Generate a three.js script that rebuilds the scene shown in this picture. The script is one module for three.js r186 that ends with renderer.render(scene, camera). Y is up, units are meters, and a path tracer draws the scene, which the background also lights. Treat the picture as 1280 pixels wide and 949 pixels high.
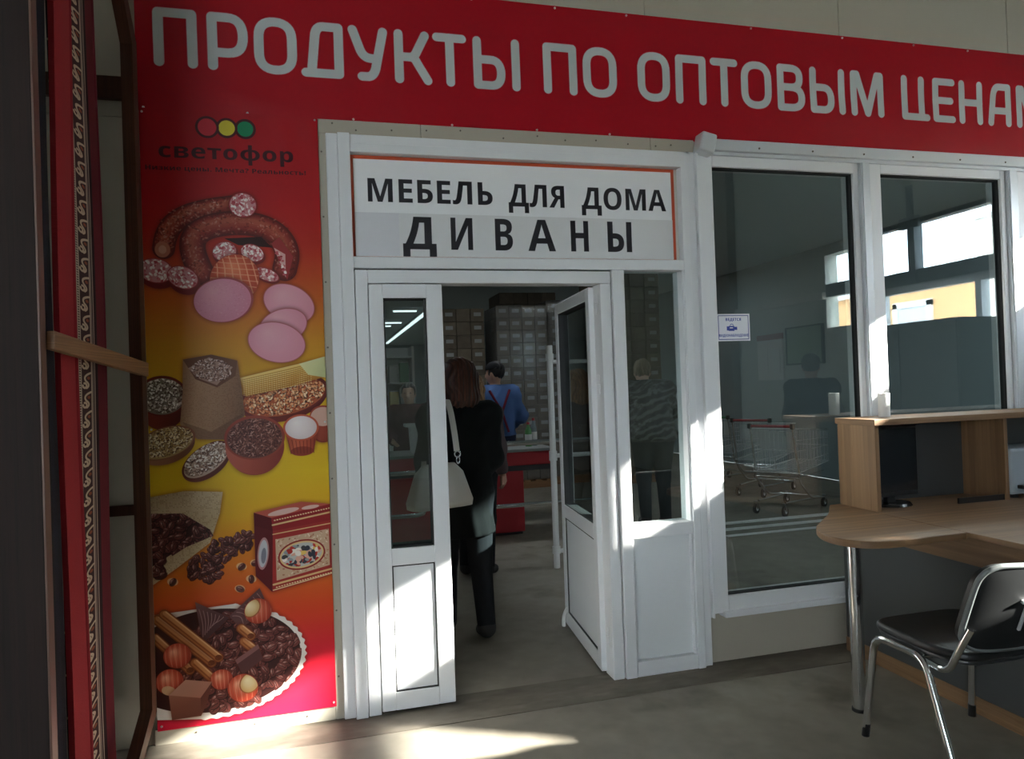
import * as THREE from 'three';
import { RoundedBoxGeometry } from 'three/addons/geometries/RoundedBoxGeometry.js';
import { mergeGeometries, mergeVertices } from 'three/addons/utils/BufferGeometryUtils.js';
import { RectAreaLightUniformsLib } from 'three/addons/lights/RectAreaLightUniformsLib.js';

// ------------------------------------------------------------------ camera, sky, sun, exposure
const scene = new THREE.Scene();
const camera = new THREE.PerspectiveCamera(2 * Math.atan(474.5 / 900) * 180 / Math.PI, 1280 / 949, 0.05, 200);
camera.position.set(0, 1.534, 3.524);
camera.rotation.order = 'YXZ';
camera.rotation.set(0.566 * Math.PI / 180, -14.687 * Math.PI / 180, -2.036 * Math.PI / 180);
scene.background = new THREE.Color().setRGB(14.5, 16.0, 18.0);      // bright hazy morning sky
const sun = new THREE.DirectionalLight(new THREE.Color().setRGB(1, 0.94, 0.85), 75);
const SUN = new THREE.Vector3(1, 0.46, 0.50);                       // towards the sun: low, from beyond the glazed right-hand wall
sun.position.copy(SUN).multiplyScalar(25); sun.target.position.set(0, 0, 0);
sun.castShadow = true; sun.shadow.mapSize.set(4096, 4096); sun.shadow.radius = 2;
Object.assign(sun.shadow.camera, { left: -14, right: 14, top: 12, bottom: -12, near: 1, far: 70 });
scene.add(sun, sun.target);
const renderer = new THREE.WebGLRenderer();
renderer.toneMapping = THREE.LinearToneMapping;
renderer.toneMappingExposure = 1.1;
renderer.shadowMap.enabled = true;
RectAreaLightUniformsLib.init();

// ------------------------------------------------------------------ helpers
let seed = 7;
const rnd = () => { seed = (seed + 0x6d2b79f5) | 0; let t = Math.imul(seed ^ (seed >>> 15), 1 | seed); t = (t + Math.imul(t ^ (t >>> 7), 61 | t)) ^ t; return ((t ^ (t >>> 14)) >>> 0) / 4294967296; };
const rr = (a, b) => a + (b - a) * rnd();
const V = (x, y, z) => new THREE.Vector3(x, y, z);
const lin = (r, g, b) => new THREE.Color().setRGB(r, g, b);
const origin = new Map();                                           // world place of each group, so that parts can be written in world metres
const taken = new Map();
function numbered(name) { const n = taken.get(name) ?? 0; taken.set(name, n + 1); return n ? `${name}_${String(n).padStart(3, '0')}` : name; }
function metricUV(g) {
  const p = g.attributes.position, n = g.attributes.normal, uv = new Float32Array(p.count * 2);
  for (let i = 0; i < p.count; i++) {
    const x = p.getX(i), y = p.getY(i), z = p.getZ(i), a = Math.abs(n.getX(i)), b = Math.abs(n.getY(i)), c = Math.abs(n.getZ(i));
    if (c >= a && c >= b) { uv[2 * i] = x; uv[2 * i + 1] = y; } else if (a >= b) { uv[2 * i] = z; uv[2 * i + 1] = y; } else { uv[2 * i] = x; uv[2 * i + 1] = z; }
  }
  g.setAttribute('uv', new THREE.BufferAttribute(uv, 2));
  return g;
}
function clean(g) { const q = g.index ? g.toNonIndexed() : g; for (const k of Object.keys(q.attributes)) if (!['position', 'normal', 'uv', 'color'].includes(k)) q.deleteAttribute(k); q.morphAttributes = {}; return q; }
function box(x0, x1, y0, y1, z0, z1, r = 0) {
  const w = x1 - x0, h = y1 - y0, d = z1 - z0;
  const g = r ? new RoundedBoxGeometry(w, h, d, 2, Math.min(r, w / 2.01, h / 2.01, d / 2.01)) : new THREE.BoxGeometry(w, h, d);
  return clean(g).translate((x0 + x1) / 2, (y0 + y1) / 2, (z0 + z1) / 2);
}
function tube(pts, r, seg = 10, closed = false, tension = 0.5) {
  const v = pts.map((p) => V(...p));
  const c = v.length === 2 ? new THREE.LineCurve3(v[0], v[1]) : new THREE.CatmullRomCurve3(v, closed, 'catmullrom', tension);
  return clean(new THREE.TubeGeometry(c, v.length === 2 ? 1 : v.length * 7, r, seg, closed));
}
function rod(a, b, r, r2 = r, seg = 14) {                           // capped cylinder between two points
  const A = V(...a), B = V(...b), d = B.clone().sub(A), L = d.length();
  const g = new THREE.CylinderGeometry(r2, r, L, seg); g.translate(0, L / 2, 0);
  g.applyQuaternion(new THREE.Quaternion().setFromUnitVectors(V(0, 1, 0), d.normalize()));
  return clean(g).translate(A.x, A.y, A.z);
}
function path(pts, r, seg = 8) { return pts.slice(1).map((p, i) => rod(pts[i], p, r, r, seg)); }
function bent(pts, r, fillet = 0.04, seg = 10) {                    // tube through corners rounded with a fillet
  const v = pts.map((p) => V(...p)), out = [v[0]];
  for (let i = 1; i < v.length - 1; i++) {
    const a = v[i - 1].clone().sub(v[i]), b = v[i + 1].clone().sub(v[i]), f = Math.min(fillet, a.length() * 0.49, b.length() * 0.49);
    a.setLength(f).add(v[i]); b.setLength(f).add(v[i]);
    for (let k = 0; k <= 5; k++) { const t = k / 5; out.push(a.clone().multiplyScalar((1 - t) ** 2).addScaledVector(v[i], 2 * t * (1 - t)).addScaledVector(b, t * t)); }
  }
  out.push(v[v.length - 1]);
  const cp = new THREE.CurvePath(); for (let i = 1; i < out.length; i++) cp.add(new THREE.LineCurve3(out[i - 1], out[i]));
  return clean(new THREE.TubeGeometry(cp, out.length * 3, r, seg, false));
}
function ball(x, y, z, rx, ry = rx, rz = rx, s = 16) { return clean(new THREE.SphereGeometry(1, s, Math.max(6, s * 0.7 | 0))).scale(rx, ry, rz).translate(x, y, z); }
function slabXZ(pts, y0, y1, bevel = 0.002) {                       // flat board from an outline in plan
  const s = new THREE.Shape(pts.map(([x, z]) => new THREE.Vector2(x, -z)));
  const g = new THREE.ExtrudeGeometry(s, { depth: y1 - y0 - 2 * bevel, bevelEnabled: bevel > 0, bevelSize: bevel, bevelThickness: bevel, bevelOffset: -bevel, bevelSegments: 1 });
  return clean(g).rotateX(-Math.PI / 2).translate(0, y0 + bevel, 0);
}
function mesh(name, geos, mat, parent = scene, keepUV = false) {
  let g = Array.isArray(geos) ? (geos.length > 1 ? mergeGeometries(geos.map(clean)) : clean(geos[0])) : clean(geos);
  if (!keepUV) metricUV(g);
  const o = origin.get(parent) ?? V(0, 0, 0);
  g = g.clone().translate(-o.x, -o.y, -o.z);
  const m = new THREE.Mesh(g, mat); m.name = parent === scene ? numbered(name) : name;
  m.castShadow = m.receiveShadow = true; parent.add(m); origin.set(m, o); return m;
}
function thing(name, label, category, pos = [0, 0, 0], group, kind) {
  const o = new THREE.Group(); o.name = numbered(name); o.position.set(...pos); scene.add(o); origin.set(o, V(...pos));
  o.userData.label = label; if (category) o.userData.category = category; if (group) o.userData.group = group; if (kind) o.userData.kind = kind;
  return o;
}
function tag(m, label, category, group) { m.userData.label = label; m.userData.category = category; if (group) m.userData.group = group; return m; }
function struct(name, label, pos = [0, 0, 0]) { const o = thing(name, label, null, pos, null, 'structure'); delete o.userData.category; return o; }
function copy(o, [x, y, z], turn = o.rotation.y, label) {
  const c = o.clone(); c.name = numbered(o.name.replace(/_\d{3}$/, '')); c.position.set(x, y, z); c.rotation.y = turn; if (label) c.userData.label = label; scene.add(c); return c;
}

// ------------------------------------------------------------------ procedural textures
function lattice(px, py, s) { const t = new Float32Array(px * py); let q = s * 2654435761 >>> 0; for (let i = 0; i < t.length; i++) { q = (Math.imul(q ^ (q >>> 15), 2246822519) + 374761393 + i) >>> 0; t[i] = ((q ^ (q >>> 13)) >>> 0) / 4294967296; } return (x, y) => { const x0 = Math.floor(x), y0 = Math.floor(y), u = x - x0, v = y - y0, a = u * u * (3 - 2 * u), b = v * v * (3 - 2 * v), X = ((x0 % px) + px) % px, Y = ((y0 % py) + py) % py, X1 = (X + 1) % px, Y1 = (Y + 1) % py; return (t[Y * px + X] * (1 - a) + t[Y * px + X1] * a) * (1 - b) + (t[Y1 * px + X] * (1 - a) + t[Y1 * px + X1] * a) * b; }; }
function fbm(fx, fy, oct, s) { const L = []; for (let i = 0; i < oct; i++) L.push(lattice(fx << i, fy << i, s + i * 17)); return (u, v) => { let a = 0, w = 0.5, n = 0; for (let i = 0; i < oct; i++) { a += w * L[i](u * (fx << i), v * (fy << i)); n += w; w *= 0.55; } return a / n; }; }
function tex(w, h, fn, metres, srgb = true) {
  const d = new Uint8Array(w * h * 4);
  for (let y = 0; y < h; y++) for (let x = 0; x < w; x++) { const c = fn(x / w, y / h), i = (y * w + x) * 4; for (let k = 0; k < 3; k++) d[i + k] = Math.max(0, Math.min(255, (typeof c === 'number' ? c : c[k]) * 255)); d[i + 3] = 255; }
  const t = new THREE.DataTexture(d, w, h); t.magFilter = THREE.LinearFilter; t.minFilter = THREE.LinearMipmapLinearFilter; t.generateMipmaps = true; t.wrapS = t.wrapT = THREE.RepeatWrapping; if (srgb) t.colorSpace = THREE.SRGBColorSpace;
  if (metres) t.repeat.set(1 / metres[0], 1 / metres[1]); t.needsUpdate = true; return t;
}
const mix3 = (a, b, t) => a.map((x, i) => x + (b[i] - x) * t);
const std = (o) => new THREE.MeshStandardMaterial(o);
const phys = (o) => new THREE.MeshPhysicalMaterial(o);
function canvasTex(w, h, draw) { const c = document.createElement('canvas'); c.width = w; c.height = h; draw(c.getContext('2d'), w, h); const t = new THREE.CanvasTexture(c); t.colorSpace = THREE.SRGBColorSpace; t.anisotropy = 8; return t; }

const nA = fbm(4, 4, 6, 3), nB = fbm(8, 8, 5, 11), nC = fbm(32, 32, 3, 23);
const concreteMap = tex(1024, 1024, (u, v) => { const a = nA(u, v), b = nB(u, v), c = nC(u, v); const t = 0.6 * a + 0.25 * b + 0.15 * c; const s = b > 0.66 ? (b - 0.66) * 1.6 : 0; return mix3([0.46, 0.435, 0.39], [0.56, 0.535, 0.485], Math.min(1, Math.max(0, (t - 0.25) * 2))).map((x) => x - s * 0.35 + (c - 0.5) * 0.05); }, [3.1, 3.1]);
const concreteBump = tex(512, 512, (u, v) => 0.6 * nB(u, v) + 0.4 * nC(u, v), [1.3, 1.3], false);
const dirtyMap = tex(512, 512, (u, v) => { const a = nA(u, v), c = nC(u, v); return mix3([0.36, 0.33, 0.29], [0.54, 0.51, 0.46], Math.max(0, Math.min(1, (a - 0.25) * 1.9))).map((x) => x + (c - 0.5) * 0.08); }, [2.3, 0.9]);
const streak = fbm(2, 48, 4, 41), streak2 = fbm(6, 128, 3, 57);
function woodTex(lo, hi, metres, turned) { return tex(512, 512, (a, b) => { const [u, v] = turned ? [b, a] : [a, b]; const w = streak(u, v + 0.02 * nA(u, v)), f = streak2(u, v); const k = Math.max(0, Math.min(1, (0.7 * w + 0.3 * f - 0.28) * 2.1)); const dark = f > 0.68 ? 0.04 : 0; return mix3(lo, hi, k).map((x) => x - dark); }, metres); }
const oakH = woodTex([0.45, 0.34, 0.235], [0.585, 0.455, 0.33], [2.4, 1.1], false);
const oakV = woodTex([0.45, 0.34, 0.235], [0.585, 0.455, 0.33], [1.1, 2.4], true);
const darkWood = woodTex([0.11, 0.06, 0.045], [0.17, 0.095, 0.07], [0.5, 1.6], true);
const postWood = woodTex([0.27, 0.155, 0.10], [0.36, 0.22, 0.145], [0.3, 1.2], true);
const railWood = woodTex([0.46, 0.33, 0.22], [0.60, 0.45, 0.31], [1.0, 0.2], false);

const M = {
  concrete: std({ map: concreteMap, bumpMap: concreteBump, bumpScale: 0.0015, roughness: 0.62 }),
  dirty: std({ map: dirtyMap, bumpMap: concreteBump, bumpScale: 0.002, roughness: 0.75 }),
  beige: std({ color: lin(0.44, 0.40, 0.325), roughness: 0.7, bumpMap: concreteBump, bumpScale: 0.0004 }),
  plasterBase: std({ color: lin(0.42, 0.38, 0.31), roughness: 0.85, bumpMap: concreteBump, bumpScale: 0.001 }),
  pvc: phys({ color: lin(0.77, 0.78, 0.80), roughness: 0.38, clearcoat: 0.15, clearcoatRoughness: 0.3 }),
  pvcPanel: phys({ color: lin(0.76, 0.78, 0.80), roughness: 0.5 }),
  gasket: std({ color: lin(0.02, 0.02, 0.022), roughness: 0.7 }),
  alu: std({ color: lin(0.62, 0.65, 0.68), roughness: 0.42, metalness: 0.25 }),
  glass: phys({ color: lin(0.80, 0.86, 0.86), transmission: 1, thickness: 0, roughness: 0, ior: 2.0 }),
  clear: phys({ color: lin(0.93, 0.95, 0.95), transmission: 1, thickness: 0, roughness: 0, ior: 1.5 }),
  chrome: std({ color: lin(0.78, 0.79, 0.80), metalness: 1, roughness: 0.14 }),
  steel: std({ color: lin(0.66, 0.67, 0.68), metalness: 0.45, roughness: 0.35 }),
  blackPlastic: std({ color: lin(0.012, 0.012, 0.013), roughness: 0.35 }),
  blackVinyl: phys({ color: lin(0.012, 0.013, 0.014), roughness: 0.42, clearcoat: 0.3, clearcoatRoughness: 0.35 }),
  rubber: std({ color: lin(0.02, 0.02, 0.02), roughness: 0.8 }),
  greyBoard: std({ color: lin(0.055, 0.058, 0.058), roughness: 0.6, bumpMap: concreteBump, bumpScale: 0.0003 }),
  oakH: phys({ map: oakH, roughness: 0.5 }), oakV: phys({ map: oakV, roughness: 0.5 }),
  darkWood: std({ map: darkWood, roughness: 0.8 }), postWood: std({ map: postWood, roughness: 0.5 }), railWood: std({ map: railWood, roughness: 0.5 }),
  storeWall: std({ color: lin(0.30, 0.36, 0.38), roughness: 0.8 }), storeCeiling: std({ color: lin(0.48, 0.56, 0.58), roughness: 0.8 }),
  lobbyWall: std({ color: lin(0.50, 0.53, 0.50), roughness: 0.8 }), lobbyCeiling: std({ color: lin(0.55, 0.55, 0.52), roughness: 0.9 }),
  whitePaint: std({ color: lin(0.76, 0.76, 0.75), roughness: 0.4 }), red: std({ color: lin(0.36, 0.014, 0.022), roughness: 0.45 }), counterGrey: std({ color: lin(0.05, 0.05, 0.055), roughness: 0.4 }),
  screw: std({ color: lin(0.7, 0.7, 0.68), metalness: 0.6, roughness: 0.3 }), screwDark: std({ color: lin(0.16, 0.14, 0.12), metalness: 0.4, roughness: 0.5 }),
};
// ------------------------------------------------------------------ the setting
// floor: one hall slab, and the dirt-darkened strip of screed along the shop front
{
  const f = struct('floor', 'grey polished concrete floor running from the lobby into the shop', [0, 0, 0]);
  mesh('concrete_slab', box(-9, 7.2, -0.15, 0, 0.235, 9.2), M.concrete, f);
  mesh('threshold_strip', box(-9, 7.2, -0.15, 0.0, -0.06, 0.229), M.dirty, f);
  mesh('shop_slab', box(-9, 7.2, -0.15, -0.001, -27, -0.06), M.concrete, f);
  mesh('joint_bed', box(-9, 7.2, -0.15, -0.006, 0.229, 0.235), M.gasket, f);
}
// front partition: sandwich panels above, board at the left, low plinth under the windows
{
  const w = struct('wall_front', 'beige panel partition between lobby and shop', [0, 0, 0]);
  const j = [-5.64, -4.41, -3.18, -1.95, -0.72, 0.503, 1.73, 2.957, 4.195, 5.42];
  for (let i = 0; i < j.length - 1; i++) mesh('panel', box(j[i] + 0.0025, j[i + 1] - 0.0025, 2.80, 4.6, -0.12, 0), M.beige, w);
  for (const [a, b] of [[-5.64, -4.41], [-4.41, -3.18], [-3.18, -1.95], [-1.95, -0.72], [-0.72, 0.045]]) mesh('panel', box(a + 0.0025, b - 0.002, 0.0, 2.795, -0.12, 0), M.beige, w);
  mesh('plinth', box(1.97, 5.42, 0, 0.255, -0.12, -0.005), M.plasterBase, w);
  mesh('core', box(-5.64, 5.42, 2.79, 4.6, -0.115, -0.03), M.plasterBase, w);
}
// narrow filler boards round the door, screwed on
{
  const t = struct('trim_1', 'beige filler boards screwed round the white door frame', [0, 0, 0]);
  for (const [a, b] of [[0.008, 0.5005], [0.5025, 1.7285], [1.7305, 1.985]]) mesh('board', box(a, b, 2.768, 2.836, 0.001, 0.014, 0.002), M.beige, t);
  mesh('board', box(0.008, 0.047, 0.0, 2.767, 0.001, 0.014, 0.002), M.beige, t);
  mesh('board', box(-0.77, 0.007, 0.0, 0.071, 0.001, 0.014, 0.002), M.beige, t);
  const s = [];
  for (const x of [0.08, 0.19, 0.36, 0.53, 0.70, 0.92, 1.1, 1.25, 1.42, 1.6, 1.76, 1.85]) s.push(rod([x, 2.79 + (x * 37 % 1) * 0.03, 0.013], [x, 2.79 + (x * 37 % 1) * 0.03, 0.0165], 0.005, 0.004, 8));
  for (let y = 0.2; y < 2.7; y += 0.31) s.push(rod([0.026, y, 0.013], [0.026, y, 0.0165], 0.005, 0.004, 8));
  for (const x of [-0.6, -0.35, -0.12]) s.push(rod([x, 0.035, 0.013], [x, 0.035, 0.0165], 0.005, 0.004, 8));
  mesh('screw_heads', s, M.screwDark, t).userData.kind = 'stuff';
}
// white plastic door set: outer frame, transom, side light, two leaves
const FR = 0.05;                                                      // frame front face
{
  const d = struct('door_1', 'white plastic double door with one leaf folded open and a glazed side light', [0.156, 0, 0]);
  mesh('outer_frame', [box(0.047, 0.1, 0, 2.766, -0.08, FR - 0.02, 0.004), box(0.1, 0.157, 0, 2.766, -0.08, FR, 0.004), box(0.157, 1.884, 2.675, 2.72, -0.08, FR, 0.003), box(0.1, 1.95, 2.72, 2.766, -0.08, FR - 0.02, 0.004), box(1.882, 1.925, 0, 2.72, -0.08, FR, 0.004), box(1.925, 1.975, 0, 2.766, -0.08, FR - 0.02, 0.004)], M.pvc, d);
  mesh('transom', box(0.157, 1.882, 2.122, 2.178, -0.07, FR, 0.005), M.pvc, d);
  mesh('door_frame', [box(0.160, 0.219, 0, 2.116, -0.07, FR - 0.012, 0.004), box(0.219, 1.462, 2.052, 2.116, -0.07, FR - 0.012, 0.004), box(1.402, 1.462, 0, 2.052, -0.07, FR - 0.012, 0.004)], M.pvc, d);
  mesh('mullion', box(1.468, 1.530, 0, 2.122, -0.07, FR, 0.005), M.pvc, d);
  mesh('gasket', [box(0.157, 1.468, 2.1165, 2.1215, -0.05, FR - 0.03), box(1.4625, 1.4675, 0, 2.1165, -0.05, FR - 0.03)], M.gasket, d);
  // side light: glass above, infill panel below
  mesh('side_light_frame', [box(1.530, 1.882, 0.716, 0.785, -0.06, FR - 0.005, 0.005), box(1.530, 1.882, 0.0, 0.078, -0.06, FR - 0.005, 0.005), box(1.870, 1.884, 0.0, 2.122, -0.06, FR - 0.01), box(1.528, 1.538, 0.0, 2.122, -0.06, FR - 0.01)], M.pvc, d);
  mesh('side_light_pane', box(1.536, 1.872, 0.783, 2.122, -0.012, -0.010), M.glass, d);
  mesh('infill_panel', box(1.536, 1.872, 0.077, 0.717, -0.02, 0.012), M.pvcPanel, d);
  // left leaf shut, right leaf swung into the shop about its hinges
  const leaf = (x0, x1, local) => {
    const L = new THREE.Group(); L.name = 'leaf'; d.add(L); origin.set(L, local ? V(0, 0, 0) : origin.get(d).clone());
    const zf = local ? 0.035 : FR - 0.008, s = 0.068, gx0 = x0 + s, gx1 = x1 - s - 0.012, za = zf - 0.066, zb = zf - 0.005;
    mesh('leaf_frame', [box(x0, gx0, 0.012, 2.047, zf - 0.07, zf, 0.006), box(gx1, x1, 0.012, 2.047, zf - 0.07, zf, 0.006), box(gx0 - 0.002, gx1 + 0.002, 1.98, 2.047, zf - 0.07, zf, 0.005), box(gx0 - 0.002, gx1 + 0.002, 0.698, 0.78, zf - 0.07, zf, 0.005), box(gx0 - 0.002, gx1 + 0.002, 0.012, 0.098, zf - 0.07, zf, 0.005)], M.pvc, L);
    const ring = (y0, y1) => [box(gx0, gx1, y1 - 0.006, y1 + 0.001, za, zb), box(gx0, gx1, y0 - 0.001, y0 + 0.006, za, zb), box(gx0 - 0.001, gx0 + 0.006, y0, y1, za, zb), box(gx1 - 0.006, gx1 + 0.001, y0, y1, za, zb)];
    mesh('seal', [...ring(0.78, 1.98), ...ring(0.098, 0.698)], M.gasket, L);
    mesh('pane', box(gx0, gx1, 0.78, 1.98, zf - 0.036, zf - 0.034), M.glass, L);
    mesh('lower_panel', box(gx0, gx1, 0.098, 0.698, zf - 0.058, zf - 0.012), M.pvcPanel, L);
    return L;
  };
  leaf(0.2215, 0.575, false);
  const open = leaf(0, 0.82, true);
  open.position.set(1.408 - 0.156, 0, -0.06); open.rotation.y = THREE.MathUtils.degToRad(84.5);
  const hingeAt = (y) => [box(1.396, 1.418, y, y + 0.05, -0.045, -0.005, 0.004), box(1.398, 1.416, y + 0.055, y + 0.10, -0.05, -0.01, 0.004)];
  for (const y of [1.9, 1.48, 0.16]) mesh('hinge', hingeAt(y), M.pvc, d);
  // kick-down stop on the far end of the open leaf
  mesh('door_stop', bent([[1.47, 0.13, -0.80], [1.445, 0.12, -0.82], [1.43, 0.06, -0.85], [1.43, 0.0, -0.85]], 0.012, 0.03), M.whitePaint, d);
}
// shop windows right of the door
function shopWindow(n, x0, x1, y0, y1, label) {
  const w = struct('window_' + n, label, [x0, 0, 0]);
  mesh('frame', [box(x0 - 0.09, x0, y0 - 0.09, y1 + 0.06, -0.07, 0.035, 0.005), box(x1, x1 + 0.035, y0 - 0.09, y1 + 0.06, -0.07, 0.035, 0.005), box(x0, x1, y1, y1 + 0.06, -0.07, 0.035, 0.005), box(x0, x1, y0 - 0.09, y0, -0.07, 0.035, 0.005)], M.pvc, w);
  mesh('seal', [box(x0, x1, y1 - 0.006, y1 + 0.001, -0.02, 0.018), box(x0, x1, y0 - 0.001, y0 + 0.006, -0.02, 0.018), box(x0 - 0.001, x0 + 0.006, y0, y1, -0.02, 0.018), box(x1 - 0.006, x1 + 0.001, y0, y1, -0.02, 0.018)], M.gasket, w);
  mesh('pane', box(x0, x1, y0, y1, -0.002, 0), M.glass, w);
  return w;
}
shopWindow(1, 2.08, 2.985, 0.362, 2.692, 'tall fixed shop window with the small camera notice on its glass');
shopWindow(2, 3.175, 4.052, 0.362, 2.698, 'fixed shop window above the desk hutch');
shopWindow(3, 4.256, 5.13, 0.362, 2.70, 'fixed shop window beyond the second mullion');
[[3.022, 3.085, 'between the first and second shop windows'], [4.09, 4.165, 'between the second and third shop windows'], [5.17, 5.41, 'at the far end of the shop windows']].forEach(([x0, x1, where], i) => {
  const t = struct('trim_' + (i + 2), 'grey metal cover strip ' + where, [x0, 0, 0]);
  mesh('cover', [box(x0, x1, 0.285, 2.75, -0.08, 0.055, 0.006), box(x0 + 0.008, x0 + 0.022, 0.285, 2.75, 0.053, 0.061)], M.alu, t);
});
{
  const t = struct('trim_5', 'grey metal drip flashing along the window heads with a bent end', [2.0, 2.765, 0]);
  mesh('flashing', [box(2.045, 5.41, 2.768, 2.83, 0.0, 0.075, 0.004), box(2.045, 5.41, 2.75, 2.77, 0.0, 0.05, 0.003)], M.alu, t);
  const f = box(-0.045, 0.045, -0.055, 0.055, -0.045, 0.045, 0.012); f.rotateZ(-0.22).translate(2.03, 2.80, 0.055); mesh('bent_end', f, M.alu, t);
  const s = []; for (let x = 2.35; x < 5.3; x += 0.34) s.push(rod([x, 2.79, 0.074], [x, 2.79, 0.078], 0.006, 0.005, 8)); mesh('screw_heads', s, M.screwDark, t).userData.kind = 'stuff';
}
{
  const t = struct('trim_6', 'white plastic corner post between door set and first window', [1.98, 0, 0]);
  mesh('post', [box(1.955, 1.985, 0.25, 2.765, -0.07, 0.02), box(1.978, 1.99, 0.255, 2.765, -0.02, 0.05, 0.003)], M.pvc, t);
  mesh('sill', box(2.045, 5.41, 0.252, 0.285, -0.07, 0.06, 0.006), M.pvc, t);
}
// lobby: ceiling, left wall, back wall, glazed right wall (out of view, it lets the sun in and shows in the panes)
mesh('ceiling', box(-5.7, 5.8, 4.6, 4.75, -0.12, 9.2), M.lobbyCeiling).userData = { kind: 'structure', label: 'pale lobby ceiling' };
{
  const w = struct('wall_left', 'plain left side wall of the lobby', [-5.64, 0, 4.5]);
  mesh('sheet', box(-5.8, -5.64, 0, 4.6, -0.12, 9.2), M.lobbyWall, w);
}
{
  const w = struct('wall_back', 'back wall of the lobby behind the viewer with an added unseen window', [0, 0, 9]);
  mesh('sheet', [box(-5.64, 5.42, 0, 0.9, 9, 9.2), box(-5.64, 5.42, 3.7, 4.6, 9, 9.2), box(-5.64, -5.3, 0.9, 3.7, 9, 9.2), box(-2.8, 5.42, 0.9, 3.7, 9, 9.2)], M.lobbyWall, w);
  const g = struct('window_4', 'wide window added in the lobby back wall for fill light', [-4.05, 0.9, 9.1]);  // unseen window, added to give the lobby fill light
  mesh('frame', [box(-5.3, -2.8, 0.9, 0.98, 9.05, 9.15), box(-5.3, -2.8, 3.62, 3.7, 9.05, 9.15), ...[-5.3, -4.09, -2.88].map((x) => box(x, x + 0.08, 0.98, 3.62, 9.05, 9.15))], M.pvc, g);
  for (const x of [-5.22, -4.01]) mesh('pane', box(x, x + 1.13, 0.98, 3.62, 9.1, 9.102), M.clear, g);
}
{
  const w = struct('wall_right', 'right side wall of the lobby with clerestory and glazed entrance', [5.42, 0, 4.5]);
  const X0 = 5.42, X1 = 5.58;
  // bays along z: pier | clerestory bay over the entrance | pier | slit window | wall with notices
  mesh('sheet', [box(X0, X1, 0, 4.6, -0.12, 0.45), box(X0, X1, 2.96, 4.6, 0.45, 2.70), box(X0, X1, 0, 2.38, 0.45, 1.12), box(X0, X1, 0, 2.38, 2.55, 2.70), box(X0, X1, 0, 4.6, 2.70, 2.76), box(X0, X1, 2.86, 4.6, 2.76, 3.3), box(X0, X1, 0, 2.06, 2.76, 3.3)], M.lobbyWall, w);
  mesh('upper_sheet', [box(X0, X1, 2.46, 4.6, 3.3, 9.0)], M.lobbyWall, w);
  mesh('lower_sheet', [box(X0, X1, 0, 2.38, 3.3, 9.0)], M.lobbyWall, w);
  mesh('ledge', box(X0 - 0.05, X1, 2.38, 2.46, 3.3, 9.0, 0.01), M.lobbyCeiling, w);
  mesh('pier', box(X0 - 0.12, X0, 0, 4.6, 5.05, 5.45), std({ color: lin(0.22, 0.16, 0.12), roughness: 0.8 }), w);
  const dm = std({ color: lin(0.10, 0.13, 0.15), roughness: 0.5 });
  const g = struct('window_5', 'clerestory strip window above the entrance with dark posts', [5.5, 2.38, 1.5]);
  mesh('frame', [box(X0, X0 + 0.09, 2.36, 2.50, 0.45, 2.70), box(X0, X0 + 0.09, 2.93, 2.97, 0.45, 2.70), box(X0 - 0.01, X0 + 0.09, 2.38, 3.3, 2.04, 2.12), box(X0 - 0.03, X0 + 0.02, 2.9, 3.0, 1.97, 2.2)], dm, g);
  for (const [a, b] of [[0.45, 2.04], [2.12, 2.70]]) mesh('pane', box(X0 + 0.05, X0 + 0.052, 2.50, 2.93, a, b), M.clear, g);
  const g2 = struct('window_6', 'slit window with a broad transom bar beside the entrance', [5.5, 2.06, 2.9]);
  mesh('frame', [box(X0, X0 + 0.09, 2.40, 2.54, 2.76, 3.3)], dm, g2);
  for (const [a, b] of [[2.06, 2.40], [2.54, 2.86]]) mesh('pane', box(X0 + 0.05, X0 + 0.052, a, b, 2.76, 3.3), M.clear, g2);
  const e = struct('door_2', 'grey framed glass entrance door in the lobby side wall', [5.5, 0, 1.8]);
  mesh('door_frame', [box(X0, X0 + 0.09, 2.30, 2.37, 1.12, 2.55), box(X0, X0 + 0.09, 0, 2.3, 1.12, 1.18), box(X0, X0 + 0.09, 0, 2.3, 1.36, 1.42), box(X0, X0 + 0.09, 0, 2.3, 2.49, 2.55)], M.alu, e);
  for (const [a, b] of [[1.18, 1.36], [1.42, 2.49]]) mesh('pane', box(X0 + 0.05, X0 + 0.052, 0.02, 2.3, a, b), M.clear, e);
}
// shop shell
for (const [side, what, g] of [['rear', 'grey far wall of the shop hall', box(-9.2, 7.4, 0, 3.7, -27.2, -27)], ['west', 'grey left wall of the shop hall', box(-9.2, -9, 0, 3.7, -27, -0.06)], ['east', 'grey right wall of the shop hall', box(7.2, 7.4, 0, 4.6, -27, 0.0)], ['stub_west', 'grey shop wall left of the partition', box(-9.2, -5.6, 0, 3.7, -0.12, -0.06)], ['stub_east', 'grey shop wall right of the partition', box(5.42, 7.4, 0, 4.6, -0.12, 0.0)]])
  mesh('wall_' + side, g, M.storeWall).userData = { kind: 'structure', label: what };
mesh('ceiling', box(-9.2, 7.4, 3.45, 3.6, -27.2, -0.115), M.storeCeiling).userData = { kind: 'structure', label: 'grey ceiling of the shop hall' };
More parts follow.
